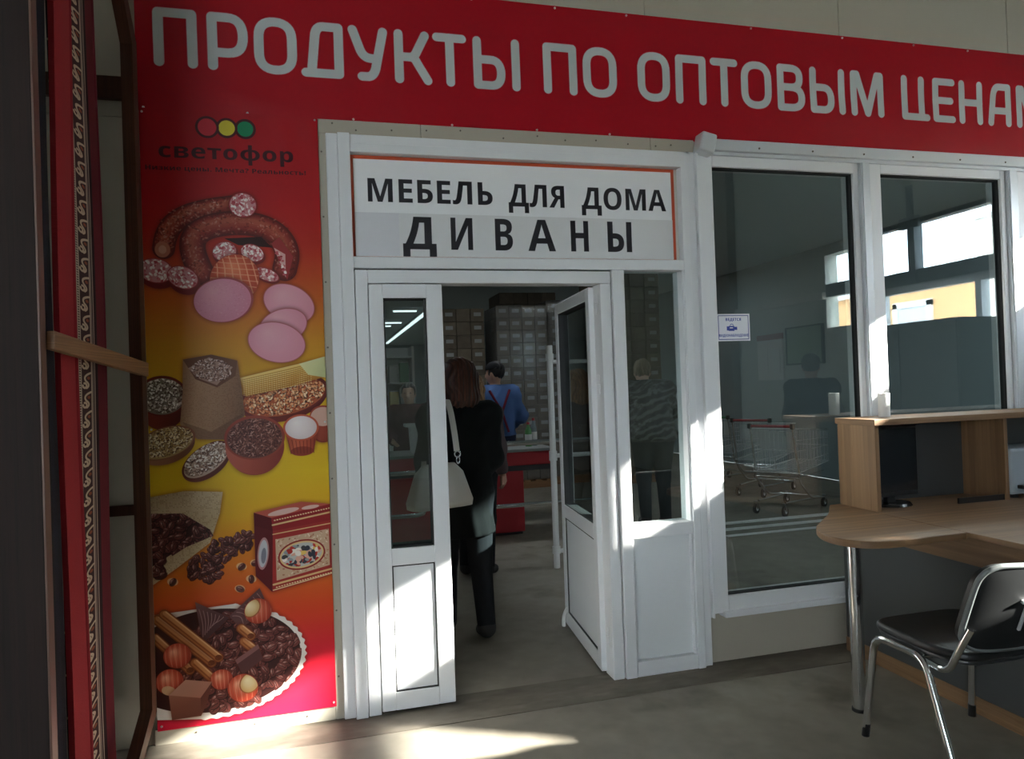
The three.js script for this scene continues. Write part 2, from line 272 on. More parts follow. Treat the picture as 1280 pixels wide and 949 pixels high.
// outdoors, seen through the entrance
{
  const g = mesh('ground', box(5.6, 60, -0.3, -0.05, -40, 60), std({ color: lin(0.34, 0.34, 0.33), roughness: 0.9 })); g.userData = { kind: 'structure', label: 'pale asphalt yard outside the entrance' };
  const g3 = mesh('ground', box(-40, 5.6, -0.3, -0.05, 9.25, 60), std({ color: lin(0.34, 0.34, 0.33), roughness: 0.9 })); g3.userData = { kind: 'structure', label: 'pale asphalt yard behind the lobby' };
  const b = thing('annex', 'low orange plastered building with a white window across the yard', 'building', [12.2, -0.05, 9]);
  mesh('wall', box(12, 14, -0.05, 3.3, 7.2, 15), std({ color: lin(0.70, 0.42, 0.20), roughness: 0.9 }), b);
  mesh('roof', box(11.9, 14.1, 3.3, 3.42, 7.1, 15.1), M.whitePaint, b);
  mesh('window_frame', [box(11.94, 12.0, 1.2, 3.0, 8.4, 8.52), box(11.94, 12.0, 1.2, 3.0, 9.3, 9.42), box(11.94, 12.0, 2.9, 3.02, 8.4, 9.42), box(11.94, 12.0, 1.2, 1.3, 8.4, 9.42)], M.whitePaint, b);
  mesh('pane', box(11.97, 11.975, 1.3, 2.9, 8.52, 9.3), std({ color: lin(0.5, 0.55, 0.6), roughness: 0.15 }), b);
  const w = thing('sun_block_wall', 'white rendered wall added in the yard to keep sun off the entrance', 'wall', [8.1, -0.05, 2.2]);  // added wall, blocks sun that would enter through the door opening
  mesh('render_coat', box(8, 8.25, -0.05, 3.42, 0.6, 3.72), M.whitePaint, w); mesh('coping', box(7.96, 8.29, 3.42, 3.47, 0.56, 3.76), M.alu, w);
}
// ------------------------------------------------------------------ banners, signs and other print
function flat(name, x0, x1, y0, y1, z, thick, map, parent, opts = {}, wave) {   // a sheet with its print on the front, uv 0..1
  const nx = wave ? 60 : 1, ny = wave ? 60 : 1;
  const g = new THREE.BoxGeometry(x1 - x0, y1 - y0, thick, nx, ny, 1), p = g.attributes.position, n = g.attributes.normal, uv = g.attributes.uv;
  for (let i = 0; i < p.count; i++) { uv.setXY(i, p.getX(i) / (x1 - x0) + 0.5, p.getY(i) / (y1 - y0) + 0.5); if (wave) p.setZ(i, p.getZ(i) + wave(p.getX(i) / (x1 - x0) + 0.5, p.getY(i) / (y1 - y0) + 0.5)); }
  g.translate((x0 + x1) / 2, (y0 + y1) / 2, z);
  if (wave) g.computeVertexNormals();
  return mesh(name, g, phys({ map, ...opts }), parent, true);
}
// red banner over the whole front; rounded condensed capitals drawn as strokes in a 1 x 1.4 cell
const GL = {
  'П': [[[0, 1], [0, 0], [1, 0], [1, 1]]], 'Т': [[[0, 0], [1, 0]], [[0.5, 0], [0.5, 1]]],
  'Ь': [[[0, 0], [0, 1], [0.55, 1], { c: [1, 1, 1, 0.71] }, { c: [1, 0.42, 0.55, 0.42] }, [0, 0.42]]],
  'О': [[[0.5, 0], { c: [1, 0, 1, 0.34] }, [1, 0.66], { c: [1, 1, 0.5, 1] }, { c: [0, 1, 0, 0.66] }, [0, 0.34], { c: [0, 0, 0.5, 0] }]],
  'Р': [[[0, 1], [0, 0], [0.5, 0], { c: [1, 0, 1, 0.36] }, { c: [1, 0.72, 0.5, 0.72] }, [0, 0.72]]],
  'Д': [[[0, 1], [1, 1], [1, 0], [0.55, 0], { c: [0.33, 0, 0.29, 0.2] }, [0.17, 1]]],
  'У': [[[0, 0], [0.22, 0.4], { c: [0.33, 0.6, 0.6, 0.6] }, [0.68, 0.6]], [[1, 0], [0.74, 0.8], { c: [0.66, 1, 0.45, 1] }, [0.28, 1]]],
  'К': [[[0, 0], [0, 1]], [[0, 0.5], [0.4, 0.5], { c: [0.55, 0.5, 0.65, 0.35] }, [0.93, 0]], [[0.4, 0.5], { c: [0.56, 0.5, 0.64, 0.62] }, [1, 1]]],
  'В': [[[0, 0], [0.5, 0], { c: [0.92, 0, 0.92, 0.24] }, { c: [0.92, 0.48, 0.5, 0.48] }, [0, 0.48]], [[0.5, 0.48], { c: [1, 0.48, 1, 0.74] }, { c: [1, 1, 0.5, 1] }, [0, 1], [0, 0]]],
  'М': [[[0, 1], [0, 0], [0.12, 0], [0.5, 1], [0.88, 0], [1, 0], [1, 1]]],
  'Ц': [[[0, 0], [0, 1], [1, 1]], [[0.76, 0], [0.76, 1]]], 'Е': [[[1, 0], [0, 0], [0, 1], [1, 1]], [[0, 0.5], [0.9, 0.5]]],
  'Н': [[[0, 0], [0, 1]], [[1, 0], [1, 1]], [[0, 0.5], [1, 0.5]]], 'А': [[[0, 1], [0.16, 0.25], { c: [0.22, 0, 0.5, 0] }, [1, 0], [1, 1]], [[0.14, 0.66], [1, 0.66]]], '|': [[[0.5, 0], [0.5, 1]]],
};
const LETTERS = [['П', -0.692, -0.506], ['Р', -0.465, -0.287], ['О', -0.263, -0.070], ['Д', -0.054, 0.144], ['У', 0.166, 0.355], ['К', 0.385, 0.569], ['Т', 0.574, 0.746], ['Ь', 0.777, 0.943], ['|', 0.975, 1.022], ['П', 1.144, 1.329], ['О', 1.361, 1.553],
  ['О', 1.671, 1.862], ['П', 1.894, 2.079], ['Т', 2.104, 2.275], ['О', 2.293, 2.487], ['В', 2.522, 2.703], ['Ь', 2.735, 2.899], ['|', 2.926, 2.971], ['М', 3.009, 3.240], ['Ц', 3.366, 3.572], ['Е', 3.593, 3.761], ['Н', 3.788, 3.968], ['А', 4.007, 4.189], ['М', 4.230, 4.46]];
const BN = { x0: -0.765, x1: 4.75, y0: 2.832, y1: 3.497 };
const bannerMap = canvasTex(2048, 256, (c, w, h) => {
  c.fillStyle = 'rgb(168,10,30)'; c.fillRect(0, 0, w, h);
  const sx = w / (BN.x1 - BN.x0), sy = h / (BN.y1 - BN.y0), X = (x) => (x - BN.x0) * sx, Y = (y) => (BN.y1 - y) * sy;
  c.strokeStyle = 'rgb(192,198,198)'; c.lineJoin = 'round'; c.lineCap = 'round';
  const t = 0.045, r = t / 2;
  for (const [ch, a, b] of LETTERS) {
    const px = (u) => X(a + r + (b - a - t) * u), py = (v) => Y(3.302 - r - (3.302 - 3.033 - t) * v);
    c.lineWidth = t * sx;
    for (const s of GL[ch]) { c.beginPath(); s.forEach((p, i) => (p.c ? c.quadraticCurveTo(px(p.c[0]), py(p.c[1]), px(p.c[2]), py(p.c[3])) : i ? c.lineTo(px(p[0]), py(p[1])) : c.moveTo(px(p[0]), py(p[1])))); c.stroke(); }
  }
});
const vinyl = { roughness: 0.42, specularIntensity: 0.55 };
const ripple = fbm(6, 3, 3, 91);
{
  const b = thing('wide_banner', 'long red banner with white capitals advertising wholesale groceries above the shop front', 'banner', [2, BN.y0, 0.02]);
  flat('sheet', BN.x0, BN.x1, BN.y0, BN.y1, 0.006, 0.002, bannerMap, b, vinyl, (u, v) => (0.012 * (ripple(u, v) - 0.3) + (v < 0.25 ? 0.006 * Math.sin(u * 90) * (0.25 - v) * 4 : 0)) * Math.min(1, v * 8, (1 - v) * 8) + 0.002);
  for (const x of [-0.74, -0.3, 0.18, 0.66, 1.1, 1.5, 2.25, 2.85, 3.35, 3.75, 4.2, 4.6]) for (const y of [BN.y0 + 0.012, BN.y1 - 0.012]) mesh('rivet', rod([x + (y > 3 ? 0.12 : 0), y, 0.006], [x + (y > 3 ? 0.12 : 0), y, 0.014], 0.007, 0.005, 8), M.screw, b);
}
// food poster left of the door, drawn in centimetres from its top left corner
const PO = { x0: -0.757, x1: 0.012, y0: 0.065, y1: 2.838 };
const posterMap = canvasTex(560, 2016, (c, W, H) => {
  const w = (PO.x1 - PO.x0) * 100, h = (PO.y1 - PO.y0) * 100; c.scale(W / w, H / h); seed = 99;
  const gr = c.createLinearGradient(0, 0, 0, h);
  for (const [at, col] of [[0, '#990b1b'], [0.14, '#a30f1a'], [0.22, '#ad2218'], [0.30, '#b9501a'], [0.38, '#c0801c'], [0.46, '#c9991b'], [0.60, '#d6ae18'], [0.67, '#d39c1a'], [0.75, '#c8641a'], [0.83, '#c2381c'], [0.90, '#c01a2d'], [1, '#bd1030']]) gr.addColorStop(at, col);
  c.fillStyle = gr; c.fillRect(0, 0, w, h);
  const poly = (pts, f) => { c.beginPath(); pts.forEach(([x, y], i) => (i ? c.lineTo(x, y) : c.moveTo(x, y))); c.closePath(); if (f) { c.fillStyle = f; c.fill(); } };
  const ell = (x, y, a, b, rot, f) => { c.beginPath(); c.ellipse(x, y, a, b, rot || 0, 0, 7); c.fillStyle = f; c.fill(); };
  const line = (pts, wd, col) => { c.lineWidth = wd; c.strokeStyle = col; c.lineCap = 'round'; c.lineJoin = 'round'; c.beginPath(); c.moveTo(...pts[0]); for (let i = 1; i < pts.length - 1; i++) { const m = [(pts[i][0] + pts[i + 1][0]) / 2, (pts[i][1] + pts[i + 1][1]) / 2]; c.quadraticCurveTo(...pts[i], ...m); } c.lineTo(...pts[pts.length - 1]); c.stroke(); };
  const inEll = (x, y, a, b, rot, n, f) => { for (let i = 0; i < n; i++) { const t = rr(0, 6.283), q = Math.sqrt(rnd()), u = a * q * Math.cos(t), v = b * q * Math.sin(t); f(x + u * Math.cos(rot) - v * Math.sin(rot), y + u * Math.sin(rot) + v * Math.cos(rot)); } };
  const pick = (a) => a[Math.floor(rnd() * a.length)];
  // emblem and lettering
  c.lineWidth = 1.1; c.strokeStyle = '#3a1520';
  c.beginPath(); c.ellipse(44.6, 7.3, 4.1, 4.1, 0, 0, 7); c.fillStyle = '#0f7a52'; c.fill(); c.stroke();
  ell(36.6, 7.3, 4.1, 4.1, 0, '#cfc23a'); c.stroke();
  ell(28.2, 7.3, 4.5, 4.5, 0, '#c02a3c'); c.stroke();
  c.fillStyle = '#32101c'; c.textBaseline = 'alphabetic';
  const put = (s, font, x, y, wd, k = 1) => { c.font = font; const m = c.measureText(s).width; c.save(); c.translate(x, y); c.scale(wd / m, k); c.fillText(s, 0, 0); c.restore(); };
  put('светофор', 'bold 9.4px sans-serif', 7, 21.6, 59, 1); c.lineWidth = 0.5; c.strokeStyle = '#32101c';
  put('Низкие цены. Мечта? Реальность!', 'bold 3px sans-serif', 1.6, 27.4, 69.5, 1);
  // the poster's own print: each cut-out food picture sits on a soft dark printed halo, as on the photographed poster
  const halo = (on) => { c.shadowColor = on ? 'rgba(60,14,4,0.75)' : 'rgba(0,0,0,0)'; c.shadowBlur = on ? 15 : 0; };
  const rad = (x, y, r2, stops, fx = -0.3, fy = -0.35) => { const q = c.createRadialGradient(x + fx * r2, y + fy * r2, r2 * 0.05, x, y, r2 * 1.15); stops.forEach((k, i) => q.addColorStop(i / (stops.length - 1), k)); return q; };
  const lng = (x0, y0, x1, y1, stops) => { const q = c.createLinearGradient(x0, y0, x1, y1); stops.forEach((k, i) => q.addColorStop(i / (stops.length - 1), k)); return q; };
  const clipEll = (x, y, a, b, rot, f) => { c.save(); c.beginPath(); c.ellipse(x, y, a, b, rot, 0, 7); c.clip(); f(); c.restore(); };
  // cured sausages
  const saus = (pts, wd) => {
    halo(true); line(pts, wd, '#431012'); halo(false);
    for (let k = 0; k < 7; k++) { c.globalAlpha = 0.55; line(pts.map(([x, y]) => [x - k * 0.12, y - k * 0.22]), wd * (0.94 - k * 0.12), ['#5a1614', '#6d1d1a', '#7d2722', '#8a2f28', '#94382f', '#9c4336', '#a85242'][k]); } c.globalAlpha = 1;
    for (let i = 0; i < 420; i++) { const k = rnd() * (pts.length - 1), j = Math.floor(k), t = k - j, p = pts[j], q = pts[j + 1]; c.globalAlpha = 0.38; ell(p[0] + (q[0] - p[0]) * t + rr(-wd, wd) * 0.42, p[1] + (q[1] - p[1]) * t + rr(-wd, wd) * 0.42, rr(0.2, 0.9), rr(0.15, 0.5), rr(0, 3), pick(['#c06a58', '#3c0c0d', '#c98f80', '#7d221d', '#2d0809', '#d9b3a6'])); } c.globalAlpha = 1;
  };
  const meat = (x, y, a, b, rot, thick = 0) => { halo(true); ell(x + thick * 0.3, y + thick, a + 0.5, b + 0.5, rot, '#64161b'); halo(false); ell(x, y, a + 0.35, b + 0.35, rot, '#8d2a30'); ell(x, y, a, b, rot, '#c4828a'); clipEll(x, y, a, b, rot, () => { for (let i = 0; i < 130; i++) ell(x + rr(-a, a), y + rr(-a, a), rr(0.25, 0.95), rr(0.2, 0.7), rr(0, 3), pick(['#b34c5a', '#f0dfdc', '#ead2d0', '#c76f79', '#a53a48', '#f6ecea'])); }); };
  saus([[8.5, 63], [9.5, 55], [17, 48], [28, 44.5], [41, 42.5]], 9.4); ell(8, 63.5, 3.2, 3.6, 0, '#b56b58'); c.globalAlpha = 0.7; ell(8, 63.5, 1.6, 1.9, 0, '#d9a58e'); c.globalAlpha = 1;
  saus([[24, 74], [20.5, 66], [20.5, 58], [26, 53], [38, 50.5], [50, 51.5], [58, 56], [62, 64], [60, 72]], 11); poly([[34, 58], [50, 57], [55, 62], [40, 61]], '#240708');
  meat(42.5, 42.5, 5.7, 5.4, 0); meat(34, 64, 5, 4.2, -0.3, 1); meat(46, 64.5, 5, 3.6, 0.4, 1); meat(52, 74.5, 5.4, 2.6, 0.4, 0.6);
  halo(true); poly([[54.5, 60], [58, 57], [64, 66], [61, 77]], '#8d2a30'); halo(false); poly([[55.5, 62], [60.5, 65], [60.4, 76]], '#cfa09f'); for (let i = 0; i < 24; i++) { const t = rnd(); ell(57 + 3.2 * t + rr(-1, 1), 63.5 + 11 * t, 0.6, 0.45, 0, pick(['#f0dfdc', '#8c2630', '#b34c5a'])); }
  meat(5, 73, 7, 5.2, 0.2, 2.4); meat(16, 76, 6.4, 4.7, 0.4, 2.4);
  // cooked ham and slices
  halo(true); ell(38, 76.5, 10.4, 11.4, 0.5, '#a83a28'); halo(false); ell(38, 76.5, 10.4, 11.4, 0.5, rad(38, 76, 11, ['#e07a58', '#c44c34', '#98301f'], -0.1, -0.5));
  clipEll(38, 76.5, 10.2, 11.2, 0.5, () => { for (let i = 0; i < 9; i++) { c.globalAlpha = 0.75; line([[26 + i * 3, 64], [28 + i * 3, 70], [27 + i * 3.4, 77], [30 + i * 3.2, 84]], 0.55, '#eba582'); line([[26, 63 + i * 2.6], [34, 65 + i * 2.3], [50, 64 + i * 2.8]], 0.45, '#e39a78'); } c.globalAlpha = 1; });
  halo(true); ell(33, 86.2, 12.9, 10.3, -0.15, '#8d3a40'); halo(false); ell(32.6, 86.4, 12.3, 9.8, -0.15, rad(32, 86, 12, ['#dd97a9', '#d387a0', '#c67790'])); clipEll(32.6, 86.4, 12, 9.5, -0.15, () => { for (let i = 0; i < 240; i++) { c.globalAlpha = 0.25; ell(rr(20, 46), rr(76, 97), 0.35, 0.25, 0, pick(['#e8b3c0', '#b5667e'])); } c.globalAlpha = 1; });
  const ham = (x, y, a, b, r2) => { halo(true); ell(x, y, a + 0.35, b + 0.35, r2, '#a2525c'); halo(false); ell(x, y, a, b, r2, rad(x, y, a, ['#e0a0b1', '#da93a7', '#cd8098'])); };
  ham(61.5, 88, 11.6, 8.4, 0.45); ham(58.5, 98.5, 10.8, 7.6, -0.35); ham(55.5, 106, 12.6, 9, 0.25);
  // grain
  const grains = (x, y, a, b, rot, n, cols, l = 1.1, t = 0.45) => clipEll(x, y, a, b, rot, () => inEll(x, y, a, b, rot, n, (u, v) => { ell(u + 0.15, v + 0.25, l * 0.9, t, rr(0, 3.14), 'rgba(30,10,6,0.45)'); ell(u, v, l * rr(0.5, 1), t * rr(0.6, 1), rr(0, 3.14), pick(cols)); }));
  const bowl = (x, y, a, b, rot, deep, wall, rim, fill) => { halo(true); ell(x, y + deep, a * 0.82, b * 0.9, rot, wall[2]); halo(false); c.beginPath(); c.ellipse(x, y + deep * 0.5, a * 0.97, b + deep * 0.35, rot, 0, 7); c.fillStyle = lng(x - a, y, x + a, y + deep, wall); c.fill(); ell(x, y, a, b, rot, rim); ell(x, y + 0.3, a * 0.92, b * 0.9, rot, fill); };
  bowl(6, 129, 10.4, 9, 0, 7, ['#7d3326', '#6d261d', '#3c110d'], '#5c1d17', '#6d675e'); grains(6, 129, 9.2, 7.8, 0, 330, ['#b9b2a6', '#6c665c', '#d8d2c8', '#8a8378', '#ece7de'], 0.9, 0.5);
  bowl(58, 131, 20.3, 9.4, -0.2, 2.5, ['#6b201b', '#5a1a16', '#43100e'], '#571a16', '#a24a2c'); grains(58, 131, 18.6, 8.2, -0.2, 620, ['#d98e62', '#e9ba90', '#b3512f', '#c9764b', '#f2d6b2', '#e6a274'], 1, 0.55);
  halo(true); poly([[39, 122], [50, 119.5], [66, 116], [76.9, 113.5], [76.9, 122.5], [60, 127], [41, 130.5]], '#c99844'); halo(false); c.fillStyle = lng(55, 115, 58, 128, ['#efe3b0', '#e3bf6c', '#c98f3c', '#9c6420']); c.fill(); for (let i = 0; i < 9; i++) { line([[40, 123 + i * 0.85], [56, 119.7 + i * 0.95], [70, 116.4 + i * 0.85]], 0.3, 'rgba(140,84,24,0.8)'); for (let k = 0; k < 30; k++) ell(40.5 + k * 1.02, 123.2 + i * 0.85 - k * 0.21 + k * k * 0.0005 + i * k * 0.004, 0.42, 0.3, 0, 'rgba(245,222,160,0.55)'); } poly([[65, 116.2], [76.9, 113], [76.9, 123], [69, 121.5]], lng(66, 116, 77, 120, ['#dfd8a2', '#cfd09a', '#b4bb86']));
  halo(true); poly([[15, 113], [22, 112], [38, 114], [39.5, 127], [40.5, 139], [33, 150], [20, 149], [13, 142], [14.5, 128]], '#8a674f'); halo(false); c.fillStyle = lng(13, 130, 40, 134, ['#84604a', '#a98567', '#9c785c', '#7d5b45', '#5a3f30']); c.fill(); c.save(); c.clip(); for (let y = 120; y < 151; y += 0.55) for (let x = 12; x < 41; x += 0.6) { c.globalAlpha = 0.28; ell(x + ((y * 2) % 2) * 0.15, y, 0.22, 0.14, 0, pick(['#c9a888', '#5f4433', '#b8977a'])); } c.globalAlpha = 0.35; poly([[14, 141], [26, 146], [40, 138], [34, 151], [20, 151]], '#3c261c'); c.globalAlpha = 1; c.restore();
  poly([[15, 113], [27, 111], [38, 114], [37, 121], [29, 126], [20, 122]], '#5c3c2e'); poly([[17, 117], [26, 112.2], [36, 117], [29, 125], [22, 122]], '#9f7d72'); grains(27, 118, 8.6, 5.2, 0.1, 300, ['#c9aea4', '#8a685f', '#bb998d', '#dcc6bd'], 0.7, 0.35);
  bowl(7, 150, 12.7, 6.9, -0.3, 3, ['#a06a50', '#8a5a44', '#5d3828'], '#7b4d3a', '#a5875a'); grains(7, 149.6, 11.6, 6.1, -0.3, 380, ['#cdb282', '#9a7d4e', '#e2cfa6', '#a98a58', '#eadcb8'], 0.9, 0.4);
  bowl(23.5, 158.6, 11.8, 6.1, -0.6, 2.2, ['#6a372c', '#5a2a22', '#3c1813'], '#55261f', '#b59d8f'); grains(23.5, 158, 10.8, 5.5, -0.6, 330, ['#e4d8cd', '#b79d90', '#d2bfb2', '#94796c', '#f2eae2'], 1, 0.5);
  bowl(44.5, 149.6, 13.2, 10.2, 0, 8, ['#b35a4c', '#9a4238', '#6d2620'], '#84342b', '#5d3430'); grains(44.5, 149.8, 11.9, 8.9, 0, 560, ['#95625a', '#59302c', '#ab7c74', '#6d423d', '#432220'], 1, 0.3);
  bowl(75, 141, 6, 5, 0, 8, ['#a04836', '#8f3b2e', '#6d261c'], '#8a3528', '#c99e92'); halo(true); poly([[57.5, 146], [72.8, 146], [70.4, 157], [60, 157]], '#a5432f'); halo(false); c.fillStyle = lng(57, 150, 73, 150, ['#7d2f20', '#b9543c', '#a5432f', '#702418']); c.fill(); ell(65.2, 157, 5.2, 2.2, 0, '#7d2c1f'); for (let i = 0; i < 8; i++) line([[59 + i * 1.7, 151.5], [60.2 + i * 1.45, 158]], 0.35, 'rgba(80,24,14,0.7)'); ell(65, 146, 8, 6.2, 0, '#b04a36'); ell(65, 146, 7.1, 5.4, 0, rad(65, 146, 7, ['#efe4e4', '#e2d3d4', '#c9b3b4']));
  // coffee in a sack
  halo(true); poly([[-2, 174], [14, 172], [30, 173.5], [28.5, 183], [24, 196], [10, 206], [-2, 214]], '#a08c70'); halo(false); c.fillStyle = lng(0, 172, 20, 205, ['#8a7458', '#b9a585', '#a8926f', '#c4b391']); c.fill(); c.save(); c.clip(); for (let y = 172; y < 214; y += 0.7) for (let x = 0; x < 31; x += 0.75) { c.globalAlpha = 0.4; ell(x + ((y * 1.43) % 1) * 0.4, y, 0.28, 0.2, 0.6, pick(['#d9c9aa', '#6d5a42', '#c9b796'])); } c.globalAlpha = 1; c.restore();
  const bean = (x, y, s = 1) => { const t = rr(0, 3.14), ct = Math.cos(t), st = Math.sin(t); ell(x + 0.15, y + 0.3, 1.85 * s, 1.25 * s, t, 'rgba(20,6,6,0.7)'); ell(x, y, 1.75 * s, 1.15 * s, t, pick(['#3a1a1b', '#482323', '#552c2b'])); ell(x - 0.25, y - 0.35, 1.2 * s, 0.6 * s, t, pick(['#6d4342', '#7d5350', '#5f3735'])); c.globalAlpha = 0.6; ell(x - 0.5 * s, y - 0.5 * s, 0.5 * s, 0.22 * s, t, '#b59a98'); c.globalAlpha = 1; line([[x - 1.2 * s * ct, y - 1.2 * s * st], [x + 1.2 * s * ct, y + 1.2 * s * st]], 0.25, '#1a0a0c'); };
  poly([[-1, 181], [13, 182], [24, 190], [25, 193], [14, 196], [-1, 205]], '#2b1416'); c.save(); poly([[-1, 181], [13, 182], [24, 190], [25.5, 193], [14, 197], [-1, 206]]); c.clip(); inEll(10, 190, 16, 9, 0.15, 150, (x, y) => bean(x, y, 1.15)); c.restore(); for (let i = 0; i < 14; i++) bean(rr(0.5, 4), rr(196, 209), 1.2);
  for (const [x, y, a, b, n] of [[21, 206, 8, 5, 44], [29, 200, 7, 5, 42], [36, 197, 7, 4, 32], [24, 211, 4, 3, 12]]) inEll(x, y, a, b, -0.3, n, (u, v) => bean(u, v, 1));
  for (const [x, y] of [[8, 212], [36, 218], [41, 214], [43, 207], [37, 208], [46, 213]]) { c.globalAlpha = 0.7; ell(x, y, 2.3, 1.7, 0.3, '#d9bda2'); c.globalAlpha = 1; bean(x, y, 1.05); }
  // gift tin
  halo(true); poly([[43, 184], [64, 180.5], [77, 182.5], [77, 215.5], [50, 221], [43, 213]], '#5f1218'); halo(false); poly([[43, 190], [51, 193], [50, 221], [43, 213]], '#4a0d13'); poly([[51, 193], [77, 190], [77, 215.5], [50, 221]], '#8c2222'); poly([[43, 184], [64, 180.5], [77, 182.5], [50.5, 187]], '#a8483e'); poly([[43, 184], [50.5, 187], [51, 193], [43, 190]], '#45070d'); poly([[50.5, 187], [77, 182.5], [77, 190], [51, 193]], '#7d161c');
  line([[51, 190.3], [77, 186.3]], 0.8, '#d3ab78'); line([[51, 194.6], [77, 191.5]], 0.5, '#d3ab78'); line([[50.6, 217.7], [77, 212.8]], 0.9, '#d3ab78'); line([[50.4, 220.2], [77, 214.9]], 0.5, '#d9bb90'); for (let i = 0; i < 22; i++) { ell(52 + i * 1.16, 188.2 - i * 0.18, 0.45, 0.3, 0, '#e3c79a'); ell(52 + i * 1.16, 219 - i * 0.21, 0.45, 0.3, 0, '#e3c79a'); }
  poly([[52, 197], [76, 194], [76, 211], [52, 216]], '#b99a82'); for (let i = 0; i < 190; i++) { const x = rr(52.5, 75.5), k = (x - 52) / 24; ell(x, rr(197 - 3 * k, 215.5 - 5 * k), 0.55, 0.28, rr(0, 3), pick(['#d8c4ad', '#8c5c4a', '#a9785f', '#cbb096'])); }
  ell(63.5, 205, 10.6, 6.9, -0.13, '#7a1a1a'); ell(63.5, 205, 9.9, 6.2, -0.13, '#d3b27e'); ell(63.5, 205, 9.1, 5.4, -0.13, '#aeb0b0'); clipEll(63.5, 205, 9, 5.3, -0.13, () => { for (let i = 0; i < 70; i++) ell(rr(55, 72), rr(201, 210), rr(0.5, 1.8), rr(0.5, 1.5), rr(0, 3), pick(['#2a3140', '#b0302a', '#cf9a8a', '#d9b45a', '#32343c', '#e2d8d0', '#a0241f', '#7d8890'])); }); ell(46.5, 203, 2.5, 7.4, 0.1, '#a9787a'); ell(46.5, 203, 1.9, 6.3, 0.1, '#b3b7be'); ell(46.7, 204, 1.1, 3.6, 0.1, '#6d7584'); ell(56, 184.5, 7, 1.3, -0.15, '#cfa8a0'); ell(68, 183.3, 4, 0.9, -0.1, '#cfa8a0');
  // plate of sweets with a scalloped rim
  halo(true); c.beginPath(); for (let i = 0; i <= 120; i++) { const t = -1.35 + i / 120 * 3.1, k = 1 + 0.012 * Math.sin(i * 1.3), x = 24 + 40 * k * Math.cos(t), y = 249.5 + 25.5 * k * Math.sin(t); i ? c.lineTo(x, y) : c.moveTo(x, y); } c.lineTo(-2, 272); c.lineTo(-2, 226); c.closePath(); c.fillStyle = '#d3cbc6'; c.fill(); halo(false);
  c.beginPath(); c.ellipse(24, 249, 37.5, 23, 0, 0, 7); c.fillStyle = '#2a1415'; c.fill();
  c.save(); c.beginPath(); c.ellipse(24, 249, 38, 23.6, 0, 0, 7); c.clip(); inEll(36, 251, 26, 22, 0.2, 330, (x, y) => bean(x, y, rr(1, 1.6))); c.restore();
  inEll(30, 269, 12, 2.6, 0, 22, (x, y) => bean(x, y, 1.3));
  halo(true); poly([[31, 230], [44.5, 218.5], [48, 228], [36, 236]], '#50353a'); poly([[17, 222], [31, 230.5], [19.5, 241]], '#4a3033'); halo(false); c.fillStyle = lng(17, 222, 28, 236, ['#6d4d50', '#4a3033', '#3a2427']); c.fill(); for (let i = 0; i < 7; i++) { line([[18.5 + i * 1.7, 225.5 + i * 0.75], [20 + i * 1.3, 231], [19.8 + i * 0.8, 238 - i * 0.9]], 0.3, '#8a6a6d'); line([[32.5 + i * 1.8, 230 - i * 1.5], [36 + i * 1.6, 230 - i], [37 + i * 1.5, 234 - i * 1.3]], 0.3, '#8a6a6d'); }
  for (const [p, q] of [[[0, 236], [14, 252]], [[1, 228], [23, 250]], [[4, 226], [26, 248]], [[16, 249], [24, 258]], [[37, 242], [42, 247]], [[36, 236], [40, 240]]]) { halo(true); line([p, q], 4.2, '#6d3618'); halo(false); line([p, q], 3.2, '#96582f'); line([[p[0] + 0.5, p[1] - 0.5], [q[0] + 0.5, q[1] - 0.5]], 1.9, '#b87a4c'); line([[p[0] + 0.9, p[1] - 0.9], [q[0] + 0.9, q[1] - 0.9]], 0.6, '#d9a678'); ell(q[0], q[1], 1.5, 1.3, 0, '#5a2c14'); line([[p[0] - 0.4, p[1] + 0.6], [q[0] - 0.4, q[1] + 0.6]], 0.3, '#6d3618'); }
  const nut = (x, y, r2, cap) => { halo(true); ell(x, y, r2, r2 * 0.95, 0.3, '#7d2418'); halo(false); ell(x, y, r2, r2 * 0.95, 0.3, rad(x, y, r2, ['#e8a58c', '#c4604a', '#a83c2a', '#6d1d14'])); clipEll(x, y, r2 * 0.96, r2 * 0.9, 0.3, () => { for (let i = 0; i < 13; i++) { c.globalAlpha = 0.5; line([[x - r2 + i * r2 * 0.17, y - r2], [x - r2 * 1.1 + i * r2 * 0.19, y], [x - r2 * 0.8 + i * r2 * 0.15, y + r2]], 0.28, i % 2 ? '#dca08a' : '#7d2c1e'); } c.globalAlpha = 1; if (cap) { ell(x - r2 * cap, y - r2 * 0.3, r2 * 0.66, r2 * 0.76, 0.6, '#8a4a2c'); ell(x - r2 * cap, y - r2 * 0.3, r2 * 0.58, r2 * 0.68, 0.6, rad(x - r2 * cap, y - r2 * 0.3, r2 * 0.6, ['#ecdcb4', '#d9c090', '#b98f5a'])); } }); };
  nut(43.5, 229, 6, 0.5); nut(9, 245, 5.8, 0); nut(5.5, 256, 5.8, 0); ell(5, 260, 3, 2, 0.4, '#c49a78'); nut(27, 258, 4.8, 0); halo(true); poly([[33, 250], [43, 244], [45, 251], [36, 257]], '#43282b'); halo(false); poly([[33, 250], [43, 244], [43.6, 246], [33.8, 252]], '#6d4a4c'); nut(36, 263, 6.6, -0.45);
